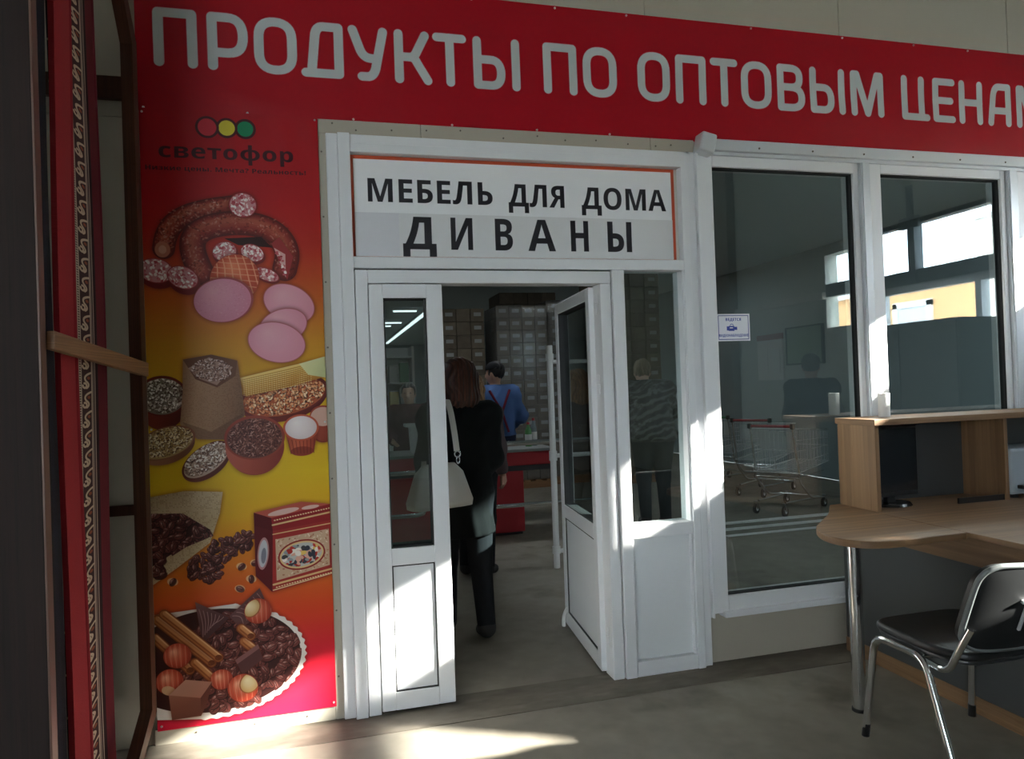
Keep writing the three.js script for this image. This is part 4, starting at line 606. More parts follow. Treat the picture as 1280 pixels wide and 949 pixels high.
// a relaxed hand hanging down from the wrist at the origin: palm, four fingers of unequal length and a thumb leaving the side of the palm
const handGeo = (() => {
  const B = [[[-0.022, -0.02, 0], [-0.03, -0.085, 0.004], 0.014, 0.013], [[0.0, -0.01, 0], [0.0, -0.09, 0.004], 0.016, 0.014], [[0.022, -0.02, 0], [0.028, -0.085, 0.004], 0.014, 0.012]];
  [[-0.03, 0.058, 0.0078], [-0.01, 0.070, 0.0085], [0.011, 0.066, 0.0083], [0.031, 0.05, 0.0072]].forEach(([x, l, r]) => { const k = [x * 1.02, -0.088 - l * 0.48, 0.014], e = [x * 0.98, -0.088 - l * 0.86, 0.034]; B.push([[x, -0.088, 0.003], k, r + 0.001, r], [k, e, r, r * 0.82]); });
  const T = [[[-0.024, -0.022, 0.006], [-0.05, -0.055, 0.018], 0.013, 0.0105], [[-0.05, -0.055, 0.018], [-0.053, -0.092, 0.03], 0.0105, 0.0085]];
  const s = (x, y, z) => Math.min(smin(bonesSDF(B.slice(0, 3), 0.02)(x, y, z), bonesSDF(T, 0.01)(x, y, z), 0.012), bonesSDF(B.slice(3), 0.004)(x, y, z));
  return surfaceNets(s, [-0.085, -0.175, -0.035], [0.06, 0.03, 0.07], 0.0045);
})();
function person(o) {
  // o: label, at, turn, H, lean, reach (elbow/wrist per side), clothes
  const s = o.H / 1.75, lean = (o.lean ?? 0) * Math.PI / 180, hipY = 0.93, P = {};
  const up = (x, y, z) => { const dy = y - hipY, c = Math.cos(lean), q = Math.sin(lean); return [x, hipY + dy * c - z * q * 0, z + dy * q].map((v, i) => (i === 1 ? hipY + dy * c : v)); };
  P.neck = up(0, 1.47, -0.005); P.chest = up(0, 1.30, 0.0); P.waist = up(0, 1.08, 0.0); P.hip = [0, 0.93, 0];
  P.head = up((o.tilt ?? 0) * 0.05, 1.625, 0.02 + (o.nod ?? 0)); P.sL = up(0.185, 1.405, -0.01); P.sR = up(-0.185, 1.405, -0.01);
  P.eL = o.eL ?? up(0.235, 1.12, -0.03); P.eR = o.eR ?? up(-0.235, 1.12, -0.03); P.wL = o.wL ?? up(0.24, 0.88, 0.05); P.wR = o.wR ?? up(-0.24, 0.88, 0.05);
  P.hL = [0.095, 0.90, 0]; P.hR = [-0.095, 0.90, 0]; P.fL = o.fL ?? [0.10, 0.075, -0.02]; P.fR = o.fR ?? [-0.10, 0.075, -0.02];
  const knee = (h, f) => [(h[0] + f[0]) / 2 * 1.02, 0.49, (h[2] + f[2]) / 2 + 0.03]; P.kL = knee(P.hL, P.fL); P.kR = knee(P.hR, P.fR);
  const w = o.bulk ?? 1;
  const torso = [[P.sL, P.sR, 0.072 * w, 0.072 * w], [P.neck, P.chest, 0.055, 0.11 * w], [[P.chest[0] + 0.06, P.chest[1], P.chest[2]], [P.waist[0] + 0.05, P.waist[1], P.waist[2]], 0.115 * w, 0.105 * w], [[P.chest[0] - 0.06, P.chest[1], P.chest[2]], [P.waist[0] - 0.05, P.waist[1], P.waist[2]], 0.115 * w, 0.105 * w], [[0.06, P.waist[1], P.waist[2]], [0.075, 0.93, 0], 0.105 * w, 0.115 * w], [[-0.06, P.waist[1], P.waist[2]], [-0.075, 0.93, 0], 0.105 * w, 0.115 * w]];
  const arms = [[P.sL, P.eL, 0.056 * w, 0.045], [P.eL, P.wL, 0.043, 0.029], [P.sR, P.eR, 0.056 * w, 0.045], [P.eR, P.wR, 0.043, 0.029]];
  const legs = [[P.hL, P.kL, 0.093 * w, 0.058], [P.kL, P.fL, 0.056, 0.04], [P.hR, P.kR, 0.093 * w, 0.058], [P.kR, P.fR, 0.056, 0.04]];
  const hd = P.head, ty = o.headTurn ?? 0, ct = Math.cos(ty), st = Math.sin(ty);
  const head = (x, y, z) => { const X = x - hd[0], Z = z - hd[2], a = X * ct - Z * st + hd[0], b = X * st + Z * ct + hd[2]; let d = ellip(a, y, b, [hd[0], hd[1] + 0.025, hd[2] - 0.012], [0.076, 0.098, 0.095]); d = smin(d, ellip(a, y, b, [hd[0], hd[1] - 0.045, hd[2] + 0.022], [0.056, 0.072, 0.066]), 0.05); d = smin(d, cap(a, y, b, [hd[0], hd[1] + 0.01, hd[2] + 0.088], [hd[0], hd[1] - 0.03, hd[2] + 0.103], 0.008, 0.015), 0.02); d = smin(d, cap(a, y, b, [hd[0] - 0.018, hd[1] - 0.064, hd[2] + 0.08], [hd[0] + 0.018, hd[1] - 0.064, hd[2] + 0.08], 0.008, 0.008), 0.012); for (const q of [-1, 1]) { d = smin(d, ellip(a, y, b, [hd[0] + q * 0.078, hd[1] - 0.01, hd[2] - 0.012], [0.011, 0.031, 0.02]), 0.01); d = Math.max(d, -ellip(a, y, b, [hd[0] + q * 0.031, hd[1] + 0.008, hd[2] + 0.098], [0.017, 0.011, 0.02]) - 0.001); } return d; };
  const all = [...torso, ...arms, ...legs], base = bonesSDF(all, 0.05), neckB = cap.bind(null);
  const feet = [[P.fL, [P.fL[0] * 1.1, 0.04, P.fL[2] + 0.15], 0.045, 0.036], [P.fR, [P.fR[0] * 1.1, 0.04, P.fR[2] + 0.15], 0.045, 0.036]];
  const g = new THREE.Group(); g.name = numbered('person'); g.position.set(...o.at); g.rotation.y = o.turn; g.scale.setScalar(s); scene.add(g); origin.set(g, V(0, 0, 0));
  g.userData.label = o.label; g.userData.category = 'person';
  const add = (name, geo, mat, parent = g) => { const m = new THREE.Mesh(metricUV(clean(geo)), mat); m.name = name; m.castShadow = m.receiveShadow = true; parent.add(m); return m; };
  const R = [Math.min(P.eL[0], P.wL[0], P.eR[0], P.wR[0], -0.3) - 0.1, 0, Math.min(P.wL[2], P.wR[2], P.fL[2], P.fR[2], -0.16) - 0.12], S = [Math.max(P.eL[0], P.wL[0], P.eR[0], P.wR[0], 0.3) + 0.1, hd[1] + 0.2, Math.max(P.wL[2], P.wR[2], hd[2] + 0.14, P.fL[2] + 0.2, P.fR[2] + 0.2) + 0.08];
  // body: one continuous surface with hands merged on
  const bodyG = surfaceNets((x, y, z) => smin(smin(base(x, y, z), head(x, y, z), 0.02), cap(x, y, z, [P.neck[0], P.neck[1] - 0.03, P.neck[2]], [hd[0], hd[1] - 0.05, hd[2] - 0.02], 0.056, 0.05), 0.03), R, S, 0.017);
  const headG = surfaceNets((x, y, z) => smin(head(x, y, z), cap(x, y, z, [P.neck[0], P.neck[1] - 0.03, P.neck[2]], [hd[0], hd[1] - 0.05, hd[2] - 0.02], 0.057, 0.051), 0.03) - 0.0015, [hd[0] - 0.13, hd[1] - 0.2, hd[2] - 0.14], [hd[0] + 0.13, hd[1] + 0.15, hd[2] + 0.15], 0.007);
  const hands = [['wL', 'eL', -1], ['wR', 'eR', 1]].map(([wk, ek, mir]) => { const q = handGeo.clone(); if (mir < 0) { q.scale(-1, 1, 1); const ix = q.index.array; for (let i = 0; i < ix.length; i += 3) { const t = ix[i]; ix[i] = ix[i + 1]; ix[i + 1] = t; } q.computeVertexNormals(); } const dir = V(...P[wk]).sub(V(...P[ek])).normalize(); q.rotateY(mir * 1.2); q.applyQuaternion(new THREE.Quaternion().setFromUnitVectors(V(0, -1, 0), dir)); const p = V(...P[wk]).addScaledVector(dir, -0.005); return q.translate(p.x, p.y, p.z); });
  add('body', mergeGeometries([bodyG, headG, ...hands].map(clean)), o.skin ?? skinMat);
  for (const q of [-1, 1]) { const lx = q * 0.031, lz = 0.079; const e = ball(hd[0] + lx * ct + lz * st, hd[1] + 0.008, hd[2] - lx * st + lz * ct, 0.011, 0.007, 0.009, 10); add('eye', e, M.gasket); }
  // clothes
  const tr = bonesSDF(legs, 0.03, 0.016), hips = bonesSDF(torso.slice(4), 0.05, 0.014);
  add('trousers', surfaceNets((x, y, z) => Math.max(smin(tr(x, y, z), hips(x, y, z), 0.04), y - (o.beltY ?? 1.02), 0.055 - y), [-0.32, 0, R[2]], [0.32, 1.1, S[2]], 0.015), o.trousers);
  const grow = o.coatGrow ?? 0.02, top = bonesSDF([...torso, ...arms], 0.05, grow), hem = o.hem ?? 0.88;
  const cutW = (x, y, z) => { let d = -9; for (const [wk, ek] of [['wL', 'eL'], ['wR', 'eR']]) { const dir = V(...P[wk]).sub(V(...P[ek])).normalize(), q = (x - P[wk][0]) * dir.x + (y - P[wk][1]) * dir.y + (z - P[wk][2]) * dir.z; const near = Math.hypot(x - P[wk][0], y - P[wk][1], z - P[wk][2]); if (near < 0.14) d = Math.max(d, q + 0.012); } return d; };
  const fold = o.folds ?? 0.004;
  const coat = (x, y, z) => { let d = top(x, y, z); if (o.skirt) d = smin(d, cap(x, y, z * 1.25, [0, 1.06, 0], [0, hem - 0.1, -0.02], 0.155, o.skirt), 0.05); d += fold * Math.sin(y * 38 + x * 22) * Math.sin(x * 41 + z * 30); if (o.skirt && y < 1.0) d += 0.006 * Math.sin(Math.atan2(z, x) * 9) * Math.min(1, (1.0 - y) * 4); return Math.max(d, hem - y, y - P.neck[1] - (o.collar ?? 0.035), cutW(x, y, z)); };
  add(o.coatName ?? 'jacket', surfaceNets(coat, [R[0] - 0.05, hem - 0.03, R[2] - 0.1], [S[0] + 0.05, P.neck[1] + 0.1, S[2] + 0.1], 0.014), o.coat);
  for (const [i, q] of feet.entries()) { const f = bonesSDF([q, [[q[0][0], 0.10, q[0][2]], q[0], 0.048, 0.046]], 0.03, 0.004); add('shoe', surfaceNets((x, y, z) => Math.max(f(x, y, z), 0.002 - y, y - 0.14), [q[0][0] - 0.1, -0.01, q[0][2] - 0.1], [q[0][0] + 0.12, 0.17, q[0][2] + 0.25], 0.01), M.rubber); }
  // hair or cap
  if (o.hair) { const hs = (x, y, z) => { const X = x - hd[0], Z = z - hd[2], a = X * ct - Z * st + hd[0], b = X * st + Z * ct + hd[2]; let d = ellip(a, y, b, [hd[0], hd[1] + 0.034, hd[2] - 0.022], o.hairLong ? [0.104, 0.115, 0.115] : [0.092, 0.108, 0.105]); if (o.hairLong) { d = smin(d, ellip(a, y, b, [hd[0], hd[1] - 0.06, hd[2] - 0.045], [0.122, 0.155, 0.095]), 0.06); d = smin(d, ellip(a, y, b, [hd[0] - 0.04, hd[1] - 0.14, hd[2] - 0.04], [0.06, 0.07, 0.06]), 0.05); } d += 0.0035 * Math.sin(a * 190 + 3 * Math.sin(y * 30)) + 0.004 * Math.sin(a * 60 + y * 22) * Math.sin(y * 25 + b * 30); const face = Math.max(-(b - hd[2] - 0.035 + (y - hd[1] > 0.055 ? (y - hd[1] - 0.055) * -1.6 : 0)), Math.abs(a - hd[0]) - 0.07, y - hd[1] - 0.085); return Math.max(d, -Math.max(hd[2] + 0.03 - b, Math.abs(a - hd[0]) - 0.075, y - hd[1] - 0.07)) + 0 * face; }; add('hair', surfaceNets(hs, [hd[0] - 0.16, hd[1] - 0.27, hd[2] - 0.18], [hd[0] + 0.16, hd[1] + 0.17, hd[2] + 0.15], 0.0075), o.hair); }
  if (o.cap) { const hs = (x, y, z) => { const X = x - hd[0], Z = z - hd[2], a = X * ct - Z * st + hd[0], b = X * st + Z * ct + hd[2]; let d = Math.max(ellip(a, y, b, [hd[0], hd[1] + 0.05, hd[2] - 0.012], [0.094, 0.092, 0.112]), hd[1] + 0.045 - y); if (o.brim) d = Math.min(d, Math.max(ellip(a, y, b, [hd[0], hd[1] + 0.055, hd[2] + 0.1], [0.075, 0.012, 0.09]), hd[2] + 0.05 - b)); return d; }; add('cap', surfaceNets(hs, [hd[0] - 0.14, hd[1] + 0.01, hd[2] - 0.16], [hd[0] + 0.14, hd[1] + 0.18, hd[2] + 0.24], 0.008), o.cap); }
  return { g, P, add };
}
const cloth = (r, g, b, rough = 0.9) => phys({ specularIntensity: 0.35, color: lin(r, g, b), roughness: rough, bumpMap: woolBump, bumpScale: 0.0006 });
const skinMat = phys({ color: lin(0.50, 0.29, 0.21), roughness: 0.55 });
const hairTex = (lo, hi) => tex(128, 128, (u, v) => mix3(lo, hi, Math.max(0, Math.min(1, (streak(v * 0.4, u) - 0.25) * 2))), [0.35, 0.5]);
const auburn = std({ map: hairTex([0.17, 0.075, 0.05], [0.40, 0.195, 0.115]), roughness: 0.45 }), darkHair = std({ color: lin(0.012, 0.010, 0.010), roughness: 0.5 }), fairHair = std({ map: hairTex([0.40, 0.28, 0.17], [0.66, 0.50, 0.34]), roughness: 0.55 }), greyHair = std({ map: hairTex([0.36, 0.31, 0.25], [0.60, 0.54, 0.45]), roughness: 0.7 });
const black = cloth(0.008, 0.0085, 0.009), darkTrousers = cloth(0.014, 0.015, 0.018);
// woman walking in, seen from behind
person({ label: 'auburn-haired woman in a long black coat walking into the shop, pale bag on her shoulder', at: [0.80, 0, -0.84], turn: Math.PI + 0.06, H: 1.70, hair: auburn, hairLong: true, coat: black, coatName: 'coat', hem: 0.66, skirt: 0.215, trousers: darkTrousers, fL: [0.08, 0.075, 0.16], fR: [-0.10, 0.09, -0.12], eL: [0.235, 1.13, -0.05], wL: [0.22, 0.93, 0.10], eR: [-0.215, 1.13, 0.0], wR: [-0.15, 0.95, 0.2], headTurn: 0.25, coatGrow: 0.018 });
{
  // her shoulder bag
  const b = thing('shoulder_bag', 'pale grey leather shoulder bag hanging at the coated woman\'s side', 'handbag', [0.60, 0.86, -0.55]);
  const leather = phys({ color: lin(0.56, 0.50, 0.45), roughness: 0.45, clearcoat: 0.1 });
  // wedge body: narrow top, broad base, turned to show its end gusset
  const pts = []; for (const [y, a, d] of [[1.11, 0.10, 0.02], [1.06, 0.145, 0.05], [0.90, 0.195, 0.085], [0.865, 0.19, 0.08]]) { const row = []; for (let i = 0; i < 24; i++) { const t = i / 24 * 2 * Math.PI, e = 0.45; row.push(V(a * Math.sign(Math.cos(t)) * Math.abs(Math.cos(t)) ** e, y, d * Math.sign(Math.sin(t)) * Math.abs(Math.sin(t)) ** e)); } pts.push(row); }
  const pos = [], idx = []; pts.forEach((r) => r.forEach((p) => pos.push(p.x, p.y, p.z))); for (let k = 0; k < 3; k++) for (let i = 0; i < 24; i++) { const a = k * 24 + i, c = k * 24 + (i + 1) % 24; idx.push(a, c, a + 24, c, c + 24, a + 24); } const top = pos.length / 3; pos.push(0, 1.105, 0, 0, 0.86, 0); for (let i = 0; i < 24; i++) { idx.push(top, (i + 1) % 24, i); idx.push(top + 1, 72 + i, 72 + (i + 1) % 24); }
  const bg = new THREE.BufferGeometry(); bg.setAttribute('position', new THREE.Float32BufferAttribute(pos, 3)); bg.setIndex(idx); bg.computeVertexNormals(); bg.rotateY(0.35).translate(0.62, 0, -0.55);
  mesh('bag_body', bg, leather, b);
  const st = (pts2, w) => { const c = new THREE.CatmullRomCurve3(pts2.map((p) => V(...p))), n = 30, ps = c.getPoints(n), P2 = [], I = []; ps.forEach((p, i) => { const tg = c.getTangent(i / n), side = V(1, 0, 0.15).cross(tg).cross(tg).normalize().multiplyScalar(-w / 2); for (const q of [-1, 1]) for (const o2 of [-0.002, 0.002]) { const nn = tg.clone().cross(side).normalize().multiplyScalar(o2); P2.push(p.x + side.x * q + nn.x, p.y + side.y * q + nn.y, p.z + side.z * q + nn.z); } if (i) { const a = (i - 1) * 4, d = i * 4; for (const [u, v] of [[0, 1], [1, 3], [3, 2], [2, 0]]) I.push(a + u, a + v, d + u, a + v, d + v, d + u); } }); const q = new THREE.BufferGeometry(); q.setAttribute('position', new THREE.Float32BufferAttribute(P2, 3)); q.setIndex(I); q.computeVertexNormals(); return q; };
  mesh('strap', [st([[0.71, 1.47, -0.80], [0.712, 1.463, -0.735], [0.722, 1.40, -0.69], [0.734, 1.28, -0.655], [0.742, 1.17, -0.635]], 0.034), st([[0.695, 1.47, -0.80], [0.69, 1.455, -0.88], [0.66, 1.36, -0.95], [0.60, 1.2, -0.93], [0.54, 1.08, -0.60]], 0.03)].map(clean), leather, b);
  mesh('ring', [clean(new THREE.TorusGeometry(0.017, 0.0045, 8, 20)).translate(0.744, 1.152, -0.63), clean(new THREE.TorusGeometry(0.012, 0.004, 8, 18)).scale(0.8, 1.6, 1).translate(0.746, 1.118, -0.627)], M.chrome, b);
}
// second shopper, mostly hidden by her
person({ label: 'fair-haired shopper in a dark top half hidden ahead of the woman in black', at: [1.17, 0, -2.25], turn: Math.PI - 0.5, H: 1.64, hair: fairHair, hairLong: true, coat: cloth(0.10, 0.075, 0.08), trousers: darkTrousers });
// man in a blue shirt with crossed braces and a black cap
{
  const m = person({ label: 'man in a blue shirt with dark red braces and black cap behind the checkout', at: [1.93, 0, -4.62], turn: Math.PI + 0.15, H: 1.82, cap: cloth(0.006, 0.006, 0.008), hair: darkHair, headTurn: 0.7, bulk: 1.08, coat: cloth(0.075, 0.14, 0.32), coatName: 'shirt', coatGrow: 0.026, folds: 0.007, trousers: cloth(0.02, 0.025, 0.05), hem: 0.93, eL: [0.27, 1.16, 0.06], wL: [0.2, 1.05, 0.30], eR: [-0.30, 1.14, -0.02], wR: [-0.25, 1.0, 0.22] });
  const br = cloth(0.16, 0.02, 0.04), z = -0.168, strapBit = (a, b) => { const g = rod(a, b, 0.014, 0.014, 8); return g; };
  m.add('braces', mergeGeometries([strapBit([0.12, 1.44, -0.125], [0.0, 1.2, z - 0.012]), strapBit([-0.12, 1.44, -0.125], [0.0, 1.2, z - 0.012]), strapBit([0.0, 1.2, z - 0.012], [0.07, 0.98, z - 0.01]), strapBit([0.0, 1.2, z - 0.012], [-0.07, 0.98, z - 0.01])]), br);
}
// older man in a dark camouflage jacket bending over a basket
{
  const camo = tex(256, 256, (u, v) => { const a = Math.sin((v + 0.16 * nA(u, v) + 0.10 * nB(u, v)) * 6.2832 * 9 + 6.2832 * 3 * u), b = nB(u, v); return a > 0.35 ? [0.37, 0.38, 0.39] : a > -0.15 ? [0.16, 0.17, 0.18] : b > 0.5 ? [0.06, 0.065, 0.07] : [0.09, 0.09, 0.10]; }, [0.7, 0.7]);
  person({ label: 'grey-haired man in a dark striped camouflage jacket bending forward beyond the side light', at: [3.36, 0, -3.5], turn: Math.PI - 0.2, H: 1.84, lean: 24, nod: 0.05, bulk: 1.2, hair: greyHair, coat: std({ map: camo, roughness: 0.6 }), coatGrow: 0.035, folds: 0.010, collar: 0.06, hem: 0.86, trousers: cloth(0.022, 0.028, 0.032), eL: [0.29, 1.13, 0.30], wL: [0.2, 1.0, 0.50], eR: [-0.29, 1.13, 0.30], wR: [-0.2, 1.0, 0.50] });
}
// cashiers behind the tills
const chk = (x, z) => ({ eL: [0.24, 1.12, 0.05], wL: [0.16, 1.06, 0.28], eR: [-0.24, 1.12, 0.05], wR: [-0.16, 1.06, 0.28] });
person({ label: 'dark-haired cashier in a dark red tabard facing the door behind the tills', at: [0.92, 0, -4.55], turn: -0.25, H: 1.61, hair: darkHair, coat: cloth(0.06, 0.015, 0.02), trousers: darkTrousers, ...chk() });
person({ label: 'dark-haired worker in a grey top standing left of the cashier', at: [0.50, 0, -5.35], turn: 0.5, H: 1.63, hair: darkHair, hairLong: true, coat: cloth(0.12, 0.12, 0.14), trousers: darkTrousers, ...chk() });
// man by the lobby entrance, seen only in the window pane
person({ label: 'man in a dark jacket and peaked cap standing near the lobby entrance', at: [5.0, 0, 3.05], turn: 0.6, H: 1.76, cap: cloth(0.015, 0.015, 0.018), brim: true, hair: darkHair, coat: cloth(0.02, 0.022, 0.028), trousers: darkTrousers });
// ------------------------------------------------------------------ checkout
{
  const c = thing('checkout_counter', 'red checkout counter with dark band and grey top inside the shop', 'counter', [1.1, 0, -4.0]);
  mesh('cabinet', box(-0.6, 1.98, 0.03, 0.66, -4.25, -3.7, 0.006), M.red, c);
  mesh('dark_band', box(-0.62, 2.28, 0.66, 0.715, -4.3, -3.69, 0.004), M.counterGrey, c);
  mesh('upper_panel', box(-0.62, 2.30, 0.715, 0.855, -4.3, -3.68, 0.006), M.red, c);
  mesh('top', box(-0.64, 2.32, 0.855, 0.885, -4.32, -3.66, 0.006), std({ color: lin(0.20, 0.21, 0.21), roughness: 0.45 }), c);
  mesh('kick_plate', box(-0.58, 1.96, 0.0, 0.03, -4.22, -3.73), M.counterGrey, c);
  const s = thing('till_screen', 'small black till screen standing on the checkout counter', 'screen', [0.42, 0.885, -3.95]);
  mesh('panel', box(0.28, 0.56, 0.93, 1.06, -3.98, -3.95, 0.008), M.blackPlastic, s); mesh('foot', box(0.38, 0.46, 0.886, 0.94, -3.99, -3.93, 0.006), M.counterGrey, s);
}
{
  const b = thing('plastic_bin', 'pale grey plastic bin with a rim standing on the checkout counter', 'bin', [0.93, 0.885, -3.9]);
  const pr = [[0.0, 0.002], [0.115, 0.002], [0.125, 0.01], [0.145, 0.27], [0.155, 0.27], [0.155, 0.30], [0.14, 0.30], [0.12, 0.02], [0, 0.02]].map(([a, y]) => new THREE.Vector2(a, y));
  mesh('tub', clean(new THREE.LatheGeometry(pr, 4)).rotateY(Math.PI / 4).scale(0.92, 1, 0.8).translate(0.93, 0.885, -3.9), std({ color: lin(0.50, 0.52, 0.55), roughness: 0.5, flatShading: true }), b);
  mesh('rim', [box(0.80, 1.06, 1.16, 1.19, -4.015, -4.0), box(0.80, 1.06, 1.16, 1.19, -3.80, -3.785), box(0.79, 0.805, 1.16, 1.19, -4.015, -3.785), box(1.055, 1.07, 1.16, 1.19, -4.015, -3.785)], std({ color: lin(0.6, 0.62, 0.65), roughness: 0.5 }), b);
}
function bottle(x, z, h, col, label) {
  const b = thing('bottle', label, 'bottle', [x, 0.885, z], 'bottles on the checkout counter');
  const p = [[0, 0], [0.034, 0], [0.036, 0.01], [0.036, 0.62], [0.03, 0.72], [0.014, 0.84], [0.013, 0.92]].map(([a, y]) => new THREE.Vector2(a, y * h)); mesh('flask', clean(new THREE.LatheGeometry(p, 18)).translate(x, 0.8855, z), std({ color: col, roughness: 0.25 }), b); mesh('lid', clean(new THREE.CylinderGeometry(0.015, 0.015, h * 0.09, 14)).translate(x, 0.8855 + h * 0.95, z), M.red, b); mesh('wrap_label', clean(new THREE.CylinderGeometry(0.0365, 0.0365, h * 0.28, 18, 1, true)).translate(x, 0.8855 + h * 0.36, z), M.whitePaint, b);
}
bottle(2.12, -3.95, 0.26, lin(0.10, 0.28, 0.10), 'green bottle with a white label on the counter'); bottle(2.20, -4.02, 0.30, lin(0.20, 0.24, 0.26), 'clear grey bottle behind the green one on the counter');
// chrome crowd rails in front of the counter
{
  const r = thing('chrome_rail', 'long chrome crowd rail of two bars in front of the red counter', 'rail', [2.2, 0, -3.02]);
  mesh('top_bar', rod([1.05, 1.0, -3.02], [2.72, 1.0, -3.02], 0.024, 0.024, 16), M.chrome, r); mesh('lower_bar', rod([1.05, 0.42, -3.02], [2.72, 0.42, -3.02], 0.02, 0.02, 16), M.chrome, r);
  for (const x of [1.08, 2.70]) { const p = mesh('post', rod([x, 0.01, -3.02], [x, 1.0, -3.02], 0.022, 0.022, 16), M.chrome, r); mesh('base_plate', rod([x, 0, -3.02], [x, 0.012, -3.02], 0.06, 0.06, 18), M.steel, p); }
  const h = thing('chrome_hoop', 'chrome guard hoop with rounded end left of the crowd rail', 'rail', [0.4, 0, -2.9]);
  mesh('hoop', bent([[-0.3, 0.80, -2.9], [0.86, 0.80, -2.9], [0.86, 0.42, -2.9], [-0.3, 0.42, -2.9]], 0.02, 0.09, 12), M.chrome, h);
  for (const x of [-0.2, 0.5]) { const p = mesh('post', rod([x, 0.01, -2.9], [x, 0.80, -2.9], 0.02, 0.02, 14), M.chrome, h); mesh('base_plate', rod([x, 0, -2.9], [x, 0.012, -2.9], 0.055, 0.055, 18), M.steel, p); }
}
// white pipe barrier beyond the open leaf
{
  const r = thing('pipe_barrier', 'white pipe barrier with three arms standing beyond the open door leaf', 'barrier', [2.1, 0, -2.26]);
  for (const x of [1.85, 2.5]) mesh('post', [rod([x, 0.0, -2.26], [x, 1.87, -2.26], 0.026, 0.026, 16), rod([x, 1.74, -2.26], [x, 1.80, -2.26], 0.034, 0.034, 16), rod([x, 0.12, -2.26], [x, 0.18, -2.26], 0.034, 0.034, 16), rod([x, 0.90, -2.26], [x, 0.98, -2.26], 0.034, 0.034, 16)], M.whitePaint, r);
  for (const y of [1.73, 0.94, 0.14]) mesh('arm', rod([1.85, y, -2.26], [2.5, y, -2.26], 0.018, 0.018, 14), M.whitePaint, r);
}
// ------------------------------------------------------------------ shopping carts
function cartParts(o) {
  const W = 0.26, t = (a, b, r = 0.009) => rod(a, b, r, r, 8);
  // chassis: two bent side bars from front wheel to rear wheel, sweeping up to the handle
  const ch = []; for (const q of [-1, 1]) { ch.push(bent([[q * 0.24, 0.12, -0.30], [q * 0.25, 0.16, 0.05], [q * 0.26, 0.36, 0.30], [q * 0.25, 0.98, 0.42]], 0.013, 0.07, 10), bent([[q * 0.22, 0.12, -0.30], [q * 0.16, 0.14, 0.46]], 0.012)); ch.push(rod([q * 0.25, 0.42, 0.32], [q * 0.2, 0.42, -0.42], 0.01)); } ch.push(t([-0.24, 0.14, -0.2], [0.24, 0.14, -0.2]), t([-0.26, 0.40, 0.31], [0.26, 0.40, 0.31], 0.011));
  mesh('chassis', ch, M.chrome, o);
  // wire basket, wider at the handle end
  const w = [], P = (u, v, s2) => { const z = 0.36 - 0.90 * u, hw = W - 0.05 * u, lo = 0.46 + 0.06 * u, hi = 0.95 - 0.06 * u; return [s2 * hw, lo + (hi - lo) * v, z]; };
  for (const s2 of [-1, 1]) { for (let i = 0; i <= 18; i++) w.push(t(P(i / 18, 0, s2), P(i / 18, 1, s2), 0.0026)); for (const v of [0, 0.22, 0.5, 0.75, 1]) w.push(t(P(0, v, s2), P(1, v, s2), v === 1 || v === 0 ? 0.007 : 0.004)); }
  for (const u of [0, 1]) { for (let i = 0; i <= 10; i++) { const a = P(u, 0, -1), b = P(u, 1, -1), k = 1 - i / 5; w.push(t([a[0] * k, a[1], a[2]], [b[0] * k, b[1], b[2]], 0.0026)); } for (const v of [0, 0.5, 1]) w.push(t(P(u, v, -1), P(u, v, 1), v === 1 ? 0.007 : 0.004)); }
  for (let i = 0; i <= 10; i++) { const k = 1 - i / 5, a = P(0, 0, -1), b = P(1, 0, -1); w.push(t([a[0] * k, a[1], a[2]], [b[0] * k, b[1], b[2]], 0.0026)); } for (let i = 1; i < 9; i++) w.push(t(P(i / 9, 0, -1), P(i / 9, 0, 1), 0.0026));
  mesh('wire_basket', w, M.steel, o);
  mesh('handle', [rod([-0.25, 0.985, 0.425], [0.25, 0.985, 0.425], 0.016, 0.016, 14)], std({ color: lin(0.40, 0.03, 0.04), roughness: 0.4 }), o);
  mesh('handle_end', [box(-0.275, -0.235, 0.955, 1.015, 0.395, 0.455, 0.012), box(0.235, 0.275, 0.955, 1.015, 0.395, 0.455, 0.012)], M.blackPlastic, o);
  mesh('child_seat_flap', [box(-0.2, 0.2, 0.72, 0.92, 0.325, 0.331)], M.steel, o);
  for (const [x, z] of [[-0.23, -0.34], [0.23, -0.34], [-0.17, 0.50], [0.17, 0.50]]) { const k = mesh('wheel', clean(new THREE.CylinderGeometry(0.055, 0.055, 0.028, 22)).rotateZ(Math.PI / 2).translate(x, 0.055, z), M.rubber, o); mesh('hub', clean(new THREE.CylinderGeometry(0.026, 0.026, 0.032, 16)).rotateZ(Math.PI / 2).translate(x, 0.055, z), M.steel, k); mesh('fork', [box(x - 0.022, x - 0.017, 0.055, 0.14, z - 0.018, z + 0.018), box(x + 0.017, x + 0.022, 0.055, 0.14, z - 0.018, z + 0.018), box(x - 0.022, x + 0.022, 0.13, 0.142, z - 0.02, z + 0.02)], M.chrome, k); }
}
{
  const a = thing('shopping_cart', 'chrome shopping cart with a red handle parked nearest the shop window', 'shopping cart', [0, 0, 0], 'shopping carts parked inside the shop');
  cartParts(a); a.position.set(5.22, 0, -3.78); a.rotation.y = -1.08;
  copy(a, [5.72, 0, -5.0], -1.0, 'chrome shopping cart standing just behind the nearest one');
  const b = copy(a, [5.85, 0, -6.1], -1.1, 'chrome shopping cart with a green handle at the back of the row');
  for (const m of b.children) if (m.name === 'handle') m.material = std({ color: lin(0.03, 0.22, 0.10), roughness: 0.4 });
}
